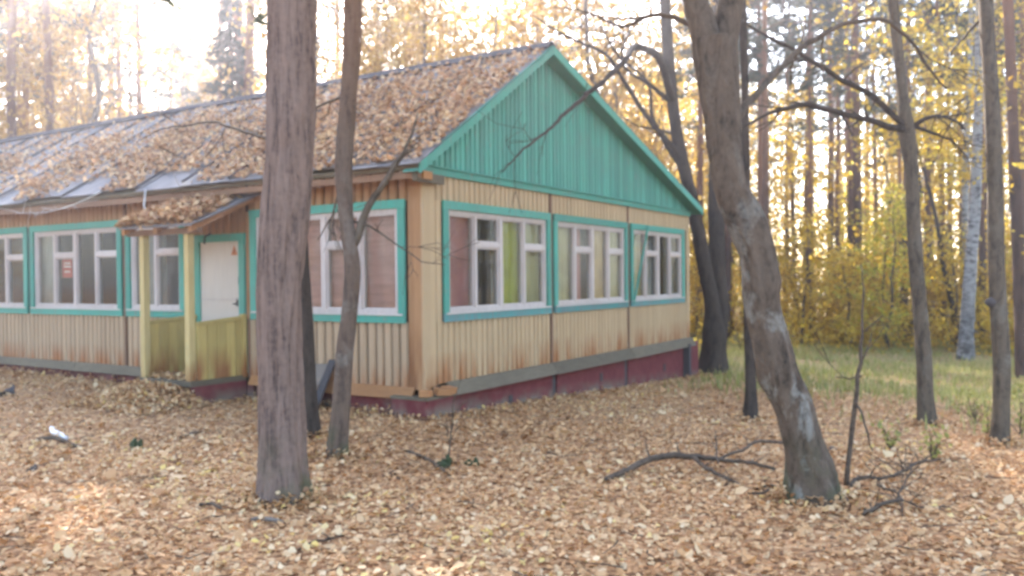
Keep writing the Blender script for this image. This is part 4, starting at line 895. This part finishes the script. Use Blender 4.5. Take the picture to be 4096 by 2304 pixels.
def ground_bough(name, pts, mat, label, cat, seed, group=None, twigs=0, tw=.3, subs=()):
    """rows of (px, py, width px, height above ground): lies along the ground"""
    def lift(q):
        g = on_ground(q[0], q[1]); return g + np.array([0, 0, q[3]])
    base = on_ground(pts[0][0], pts[0][1]); root = empty(name, base, label=label, cat=cat, group=group)
    for k, rows in enumerate([pts] + list(subs)):
        rg = np.random.default_rng(seed + k); P = np.array([lift(q) for q in rows]); r_ = np.array([q[2] / 2 / FPX * depth_of(p) for q, p in zip(rows, P)]); Cc = curve(np.column_stack([P, r_]), .05)
        P, r_ = Cc[:, :3] + rg.normal(0, .004, (len(Cc), 3)), np.clip(Cc[:, 3], .002, None); mb = MB(); mb.tube(P - base, r_, 8)
        for _ in range(twigs if k == 0 else twigs // 2):
            i = int(rg.uniform(.2, .98) * (len(P) - 1)); v_ = rg.normal(0, 1, 3); v_[2] = abs(v_[2]) * .6; v_ /= np.linalg.norm(v_); limb(mb, P[i] - base, P[i] - base + v_ * tw * rg.uniform(.3, 1), max(.003, r_[i] * .4), .002, rg, .02, 4, 4)
        mb.build("bough" if k == 0 else "side_branch", MAT[mat], root, smooth=True)
    return root
ground_bough("fallen_branch", [(2420, 1925, 24, .01), (2500, 1905, 26, .04), (2600, 1885, 27, .10), (2700, 1880, 27, .12), (2790, 1885, 22, .12), (2880, 1890, 18, .10), (2990, 1900, 16, .10), (3100, 1915, 14, .08)], 'twig', "bare fallen bough lying left of the crooked tree's foot", "branch", 5, None, 8, .25,
    subs=([(2770, 1885, 18, .12), (2830, 1905, 17, .06), (2900, 1930, 14, .04), (2960, 1950, 12, .02)], [(2870, 1885, 12, .10), (2960, 1870, 12, .14), (3040, 1840, 12, .16), (3130, 1835, 11, .14)], [(2870, 1900, 8, .1), (2865, 1860, 7, .15), (2862, 1820, 5, .22)]))
ground_bough("fallen_branch", [(3400, 1960, 20, .02), (3440, 1940, 18, .05), (3520, 1945, 14, .06), (3600, 1930, 12, .08), (3680, 1900, 12, .10), (3760, 1885, 8, .10)], 'twig', "tangle of dead twigs right of the crooked tree's foot", "branch", 15, None, 16, .35,
    subs=([(3450, 2065, 18, .01), (3520, 2045, 17, .04), (3600, 2035, 14, .06), (3680, 2050, 10, .04), (3780, 2045, 7, .03)], [(3500, 1960, 10, .05), (3540, 2000, 9, .08), (3590, 2020, 8, .08), (3610, 2070, 6, .02)], [(3590, 2030, 10, .06), (3620, 2000, 8, .12), (3650, 1960, 6, .16)]))
ground_bough("dead_root", [(3020, 1960, 16, .01), (3080, 1966, 16, .03), (3150, 1975, 18, .04), (3200, 1985, 20, .03)], 'twig', "dark stick poking out at the crooked tree's foot", "stick", 25, None, 3, .15)
for k, (rows, lab, mt) in enumerate((([(1620, 1810, 12, .02), (1680, 1840, 13, .04), (1740, 1870, 12, .03), (1800, 1905, 9, .01)], "thin stick slanting in the leaves below the house corner", 'twig'),
        ([(720, 1755, 14, .01), (770, 1745, 13, .03), (825, 1738, 10, .02)], "short dark stick in the leaves left of the thick pine", 'twig'),
        ([(1010, 2085, 18, .01), (1060, 2092, 20, .03), (1125, 2100, 16, .01)], "pale grey stick lying just before the thick pine's foot", 'slate'),
        ([(800, 2025, 13, .01), (850, 2036, 14, .03), (890, 2050, 12, .01)], "small dark stick left of the pale grey stick", 'twig'),
        ([(1195, 2210, 9, .01), (1260, 2185, 9, .03), (1330, 2165, 9, .02), (1378, 2150, 7, .01)], "thin stick in the nearest leaves at bottom centre", 'twig'),
        ([(3090, 1960, 10, .02), (3040, 1990, 10, .03), (2990, 1985, 7, .02)], "short twig left of the crooked tree's foot", 'twig'))):
    ground_bough("stick", rows, mt, lab, "stick", 50 + k, None, 2, .08)
ground_bough("birch_stick", [(270, 1757, 12, .01), (246, 1750, 18, .02), (228, 1742, 22, .02), (210, 1732, 22, .02), (203, 1726, 15, .04)], 'plastic', "white bent piece of birch wood in the leaves at left", "stick", 70)
ground_bough("birch_root", [(150, 1765, 14, .02), (210, 1768, 18, .04), (280, 1785, 16, .02), (330, 1800, 10, .02)], 'twig', "dark twig under the white bent birch piece", "stick", 71, None, 3, .12)
def clump(px, py, w, label, mat='dark_bark', name="mossy_stump", cat="stump"):
    b = on_ground(px, py); s = w / FPX * depth_of(b); rg = np.random.default_rng(int(px)); m = MB(); n_ = 9
    for k in range(6):
        c = rg.normal(0, s * .28, 3) * np.array([1, 1, .3]); m.tube([c + (0, 0, -.02), c + (0, 0, s * .22), c + rg.normal(0, s * .1, 3) + (0, 0, s * .42)], [s * .24, s * .22, s * .08], 7)
    o = m.build(name, MAT[mat], None, True, label=label, cat=cat); o.location = Vector([float(q) for q in b]); return o
MAT['moss'] = NT("dark_moss").surf((.045, .055, .022), .95)
clump(1770, 1868, 66, "dark mossy stump left of its twin below the house corner", 'moss'); clump(1888, 1862, 50, "smaller mossy stump right of its twin below the house corner", 'moss'); clump(535, 1795, 66, "green mossy clump in the leaves before the porch", 'moss')
clump(3336, 1805, 34, "dark clod just right of the crooked tree", 'felt', "clod", "clod"); clump(3398, 2018, 48, "dark clod at the crooked tree's right foot", 'felt', "clod", "clod"); clump(140, 1885, 40, "dark clod near the left edge", 'felt', "clod", "clod")
sp2, _b, _d = small("sapling", [(1795, 1855, 8), (1800, 1780, 7), (1806, 1700, 6), (1815, 1620, 4)], 'twig', "tiny bare sapling by the mossy stumps", "sapling", 81, 6, .3, 5)
# sheets of scrap by the porch and the slate leaning on the wall
def slab(name, pts, th, mat, label, cat):
    P = [np.array(p, float) for p in pts]; n_ = np.cross(P[1] - P[0], P[3] - P[0]); n_ /= np.linalg.norm(n_); return MB().hexa(P + [p + n_ * th for p in P]).build(name, MAT[mat], None, label=label, cat=cat)
slab("slate_sheet", [(-.42, 1.42, .03), (-.36, 1.98, .03), (-.07, 1.98, .52), (-.09, 1.36, .55)], .012, 'slate', "grey slate sheet leaning on the long wall behind the slim tree", "sheet")
slab("leaning_plank", [(-.40, 1.28, .02), (-.40, 1.38, .02), (-.07, 1.37, .60), (-.07, 1.27, .60)], .025, 'felt', "short dark plank leaning on the wall beside the slate sheet", "plank")
g = lambda x, y: float(gz(x, y))
def crumpled(px, py, w, seed, label):
    b = on_ground(px, py); rg = np.random.default_rng(seed); nu, nv = 9, 6; vv = []
    for i in range(nu):
        for k in range(nv):
            u_, v_ = i / (nu - 1) - .5, k / (nv - 1) - .5; x_ = u_ * w * (1 + .25 * math.sin(5 * v_ + seed)) + rg.normal(0, .012); y_ = v_ * w * .6 * (1 + .3 * math.cos(6 * u_)) + rg.normal(0, .012)
            vv.append((x_, y_, max(-.03, .035 + .07 * math.sin(4.5 * u_ + seed) * math.cos(3.2 * v_ + 1) + .03 * math.sin(9 * v_ + 4 * u_)) + rg.normal(0, .006)))
    nn = len(vv); vv += [(a, c, z - .012) for a, c, z in vv]; q = [(i * nv + k, (i + 1) * nv + k, (i + 1) * nv + k + 1, i * nv + k + 1) for i in range(nu - 1) for k in range(nv - 1)]
    m = MB(); m.add(vv, q + [tuple(c + nn for c in r_[::-1]) for r_ in q]); o = m.build("roofing_scrap", MAT['felt'], None, True, label=label, cat="scrap"); o.location = Vector([float(c) for c in b]); o.rotation_euler.z = seed * .7 + .5
crumpled(660, 1632, .46, 1, "dark crumpled roofing scrap in the leaves before the porch step"); crumpled(495, 1592, .34, 2, "roofing scrap half buried in leaves left of the porch step"); crumpled(20, 1582, .3, 4, "dark scrap in the leaves at the left edge")
# dead twigs below the eave, sunlit paleness put into their colour, and the stick propped on the porch roof
m = MB(); rg = np.random.default_rng(3); A = curve([(-.42, 7.55, 2.62), (-.55, 6.9, 2.58), (-.6, 6.3, 2.57), (-.55, 5.7, 2.66), (-.45, 5.3, 2.80)], .1); m.tube(A, np.linspace(.004, .011, len(A)), 5)
for k in range(14): i = rg.integers(2, len(A) - 2); limb(m, A[i], A[i] + rg.normal(0, .17, 3) * np.array([.6, 1.2, .6]), .005, .002, rg, .0, 4, 4)
m.build("dead_twig", MAT['pale_twig'], None, True, label="dead twigs painted sunlit pale hanging under the eave above the left windows", cat="twig")
MB().tube([(-.42, 4.33, 2.77), (-.5, 4.25, 2.55), (-.55, 4.1, 2.41)], [.012, .014, .012], 6).build("propped_stick", MAT['pale_twig'], None, True, label="pale stick reaching from the porch roof to the eave", cat="stick")

# ================================================================ THE WOOD
rng = np.random.default_rng(77)
def free(x, y, taken, gap):
    if -2.5 < x < GW + 2.5 and -2.5 < y < LL + 2.5: return False
    return all((x - a) ** 2 + (y - b) ** 2 > gap * gap for a, b in taken)
TAKEN = [(b[0], b[1]) for b in (b1, b2, b3, b4, b5, b6, b7, b8, b9)]
# single trees that can be picked out behind the roof
SOLO = [("pine_tree", 'pine0', 578, 34, 1.0, "dark straight pine in the bright gap above the left roof"), ("pine_tree", 'pine1', 43, 30, 1.1, "thick dark pine at the left edge above the roof"),
        ("pine_tree", 'pine2', 200, 33, 1.1, "dark pine second from the left edge above the roof"), ("pine_tree", 'pine3', 372, 40, .9, "slender pine left of the bright gap above the roof"),
        ("young_pine", 'pine1', 436, 38, .62, "thin pole pine close left of the dark straight pine"), ("young_pine", 'pine3', 640, 44, .62, "thin pole pine close right of the dark straight pine"),
        ("young_pine", 'pine0', 745, 40, .60, "lone thin pine in the right half of the bright gap"), ("spruce_tree", 'spruce', 940, 31, 1.0, "dark blue green spruce behind the roof beside the thick pine"),
        ("pine_tree", 'pine2', 3432, 33, 1.15, "tall pine with a dark foot in the middle of the right hand wood"), ("pine_tree", 'pine0', 3062, 36, 1.0, "reddish pine just right of the crooked tree"),
        ("young_pine", 'pine1', 3182, 38, .62, "thin pole pine right of the reddish pine"), ("pine_tree", 'pine3', 3246, 42, .95, "pine between two bright sky gaps in the right hand wood"),
        ("young_pine", 'pine2', 3500, 37, .7, "slim pine close right of the tall dark footed pine"), ("pine_tree", 'pine1', 2320, 40, .9, "pine rising behind the gable's right slope"),
        ("lime_bush", 'lime0', 3560, 27, .72, "bright yellow green young tree before the right hand wood")]
for nm, kd, px, dist, s, lab in SOLO:
    x, y = polar(px, dist); tree(nm, kd, x, y, s, lab, "shrub" if nm == "lime_bush" else "tree"); TAKEN.append((x, y))
ORD = ("first second third fourth fifth sixth seventh eighth ninth tenth eleventh twelfth thirteenth fourteenth fifteenth sixteenth seventeenth eighteenth nineteenth twentieth twenty-first twenty-second twenty-third "
       "twenty-fourth twenty-fifth twenty-sixth twenty-seventh twenty-eighth twenty-ninth thirtieth thirty-first thirty-second thirty-third thirty-fourth").split()
def wood(count, p0, p1, r0, r1, kinds, s0, s1, name, label, group, gap=1.6, cat="tree", avoid=()):
    n = tries = 0; made = []; rng = np.random.default_rng(sum(ord(c) * (i + 1) for i, c in enumerate(group)) % 99991)
    while n < count and tries < count * 40:
        tries += 1; px = rng.uniform(p0, p1); x, y = polar(px, rng.uniform(r0, r1))
        if any(a < px < b for a, b in avoid) and rng.uniform() < .85: continue
        if not free(x, y, TAKEN, gap): continue
        k = kinds[rng.integers(len(kinds))]; s = float(rng.uniform(s0, s1)); made.append((px, tree(name, k, x, y, s, label, cat, group, rz=float(rng.uniform(0, 6.28)), sz=s * float(rng.uniform(.9, 1.15)), tilt=float(rng.normal(0, .02))))); TAKEN.append((x, y)); n += 1
    for q, (px, o) in enumerate(sorted(made, key=lambda t: t[0])): o["label"] = label + ", " + ORD[q] + " from the left"
PN = ['pine0', 'pine1', 'pine2', 'pine3']; GD = ['gold0', 'gold1', 'gold2']; AM = ['amber0', 'amber1', 'amber2']
# right hand wood beyond the grass
wood(26, 2700, 4300, 33, 58, PN, .8, 1.1, "pine_tree", "pine in the right hand wood beyond the grass", "pines in the right hand wood", 1.8)
wood(26, 2750, 4250, 27, 42, ['pine1', 'pine3', 'pine0'], .55, .85, "young_pine", "thin pole pine at the front of the right hand wood", "thin pines at the front of the right hand wood", 1.2)
wood(25, 2600, 4300, 30, 54, GD, .75, 1.15, "golden_tree", "golden young tree among the pines of the right hand wood", "golden trees in the right hand wood", 1.5)
wood(8, 2600, 4300, 33, 55, ['lime0', 'lime1'], .8, 1.2, "yellow_tree", "yellow green young tree among the pines of the right hand wood", "yellow green trees in the right hand wood", 1.3)
wood(26, 2700, 4300, 27, 38, ['bush0', 'bush1'], .7, 1.2, "golden_bush", "golden undergrowth bush along the edge of the right hand wood", "golden bushes along the wood edge", .9, "shrub")
# wood behind the house
wood(20, -300, 1000, 30, 58, PN, .8, 1.1, "pine_tree", "pine in the wood behind the left half of the roof", "pines behind the left roof", 2.0, avoid=((250, 900),))
wood(11, 1000, 2500, 28, 56, PN, .8, 1.1, "pine_tree", "pine in the wood behind the gable end of the roof", "pines behind the gable", 2.0)
wood(20, -400, 380, 29, 44, AM, .8, 1.15, "amber_tree", "amber leaved tree behind the left end of the roof", "amber trees behind the left roof", 2.0)
wood(17, 950, 2600, 24, 46, AM, .75, 1.05, "amber_tree", "amber leaved tree behind the gable end of the roof", "amber trees behind the gable", 2.0)
wood(8, 1300, 2750, 27, 48, GD, .8, 1.05, "golden_tree", "golden tree behind the gable end of the roof", "golden trees behind the gable", 1.8)
wood(10, 850, 1420, 27, 44, PN, 1.0, 1.15, "pine_tree", "full crowned pine added to block the sun, hidden behind the thick near pine", "pines towards the sun", 2.2)  # pines added to keep the sun off the near ground
wood(9, 250, 900, 34, 60, ['pine1', 'pine3', 'pine0'], .5, .75, "young_pine", "thin pole pine standing in the bright gap above the roof", "thin pines in the bright gap", 1.6)
wood(7, 230, 900, 46, 64, AM + GD, 1.0, 1.35, "amber_tree", "far leafy tree fading into the bright gap above the roof", "far trees in the bright gap", 2.2)
# trees to either side of the view: mirrored in the panes and shading the place
def side(count, ang0, ang1, r0, r1, kinds, s0, s1, name, label, group):
    n = 0
    while n < count:
        a = YAW + R(float(rng.uniform(ang0, ang1))); d_ = rng.uniform(r0, r1); x, y = CAM[0] + d_ * math.cos(a), CAM[1] + d_ * math.sin(a)
        if free(x, y, TAKEN, 1.5): tree(name, kinds[rng.integers(len(kinds))], x, y, float(rng.uniform(s0, s1)), label, "tree", group); TAKEN.append((x, y)); n += 1
side(14, 42, 95, 14, 34, PN + GD + AM, .8, 1.05, "woodland_tree", "tree of the wood mirrored in the long wall's panes", "trees left of the view")
side(14, -85, -38, 14, 36, PN + GD + ['lime0'], .8, 1.05, "woodland_tree", "tree of the wood mirrored in the end wall's panes", "trees right of the view")

# distant woodland: reads as one mass of leaves and needles
def mass(name, n, a0, a1, r0, r1, zfun, size, mat, label, seed):
    rg = np.random.default_rng(seed); a = YAW + R(1) * rg.uniform(a0, a1, n); r_ = rg.uniform(r0, r1, n); x, y = CAM[0] + r_ * np.cos(a), CAM[1] + r_ * np.sin(a); z = zfun(rg, n, x, y)
    k = smooth_noise(x * .8, y * .8 + z * .9, .9, seed) + .6 * smooth_noise(x * 2 + z, y * 2 - z, 1.1, seed + 1) > rg.uniform(-.5, .5, n)
    P = np.stack([x, y, gz(x, y) + z], 1)[k]; v, f = card_arrays(rg, P, size); t = np.clip(.5 + .5 * smooth_noise(P[:, 0], P[:, 1] + P[:, 2], .7, seed + 2) + rg.normal(0, .2, len(P)), 0, 1)
    return link(name, fast_mesh(name, v, f, 3, False, np.repeat(t, 2)), MAT[mat], kind="stuff", label=label)
mass("distant_golden_wood", 46000, -44, 46, 52, 84, lambda rg, n, x, y: 13 * rg.beta(1.0, 2.2, n), .38, 'gold', "far golden leaves filling the wood to the horizon", 301)
mass("distant_pine_wood", 26000, -44, 46, 56, 90, lambda rg, n, x, y: 3 + 17 * rg.beta(2.0, 1.6, n), .42, 'needle', "far dark pine crowns above the golden wood", 305)
mass("undergrowth", 16000, -44, -8, 25, 40, lambda rg, n, x, y: 1.6 * rg.beta(1.0, 2.4, n), .11, 'gold', "low golden undergrowth at the foot of the right hand wood", 309)

# ---------------------------------------------------------------- grass and low plants
def grass(n, seed):
    rg = np.random.default_rng(seed); r_ = np.sqrt(rg.uniform(8.5 ** 2, 33 ** 2, n)); a = YAW + R(1) * rg.uniform(-44, -2, n); x, y = CAM[0] + r_ * np.cos(a), CAM[1] + r_ * np.sin(a)
    k = (rg.uniform(0, 1, n) < np.clip((x - .55 * y - 5.2) / 5.0, 0, 1) * (.35 + .65 * (smooth_noise(x, y, 1.0, 6) > -.15))) & ~((x > -.3) & (x < GW + .5) & (y > -.4)); x, y = x[k], y[k]; n = len(x)
    h = rg.uniform(.06, .22, n) * (1 + .35 * smooth_noise(x, y, .8, 7)); al = rg.uniform(0, 6.28, n); B = np.stack([x, y, gz(x, y) - .01], 1); S = np.stack([np.cos(al), np.sin(al), 0 * al], 1) * rg.uniform(.006, .014, n)[:, None]
    Ld = np.stack([-np.sin(al), np.cos(al), 0 * al], 1) * (h * rg.uniform(.1, .7, n))[:, None]; Z = np.array([0, 0, 1.0])
    v = np.stack([B - S, B + S, B + S * .7 + Ld * .35 + Z * h[:, None] * .6, B - S * .7 + Ld * .35 + Z * h[:, None] * .6, B + Ld + Z * h[:, None], B + Ld + Z * h[:, None] + S * .1], 1).reshape(-1, 3)
    b = np.arange(n)[:, None] * 6; f = np.stack([b + np.array([[0, 1, 2, 3]]), b + np.array([[3, 2, 5, 4]])], 1).reshape(-1)
    t = np.clip(.45 + .4 * smooth_noise(x, y, .6, 12) + rg.normal(0, .2, n), 0, 1); link("grass", fast_mesh("grass", v, f, 4, False, np.repeat(t, 2)), MAT['grass'], kind="stuff", label="yellowing grass between the house and the right hand wood")
grass(46000, 41)
def plant(px, py, h, seed, label):
    b = on_ground(px, py); rg = np.random.default_rng(seed); e = empty("leafy_plant", b, label=label, cat="plant"); mb = MB(); P = []
    for k in range(7):
        tip = np.array([rg.normal(0, .3 * h), rg.normal(0, .3 * h), h * rg.uniform(.5, 1)]); q = limb(mb, (0, 0, 0), tip, .006, .002, rg, .1, 4, 5)
        P.append(np.repeat(q[1:], 2, 0) + rg.normal(0, .05 * h + .02, (8, 3)))
    mb.build("stem", MAT['twig'], e); P = np.concatenate(P); P[:, 2] = np.abs(P[:, 2]) + .02; v, f = card_arrays(rg, P, .055); link("foliage", fast_mesh("foliage", v, f, 3, False, np.repeat(rg.uniform(0, 1, len(P)), 2)), MAT['fern'], e)
plant(3960, 1765, .35, 1, "small yellow green plant at the foot of the knotted trunk"); plant(3900, 1700, .40, 2, "yellow green plant left of the knotted trunk"); plant(4080, 1740, .55, 3, "green leafy plant by the right edge")
plant(3730, 1850, .30, 4, "pale low plant behind the dead twigs"); plant(3560, 1800, .26, 5, "low yellowing plant right of the leafless sapling"); plant(3470, 1360, .6, 6, "broad green plant in the grass before the wood"); plant(2960, 1400, .7, 7, "green plant in the grass behind the thin dark tree")

# ---------------------------------------------------------------- haze added in place of lens glare, lit from behind
def haze(density, g):
    m = NT("glare_haze_air"); v = m.n("ShaderNodeVolumePrincipled"); v.inputs["Density"].default_value = density; v.inputs["Anisotropy"].default_value = g
    v.inputs["Color"].default_value = (.90, .90, 1.0, 1); m.l(v.outputs[0], m.out.inputs["Volume"])
    MB().box(-250, 250, -250, 250, -4.5, 29).build("haze", m.m, None, kind="stuff", label="pale sunlit haze added in the wood for lens glare")
haze(.0045, .80)
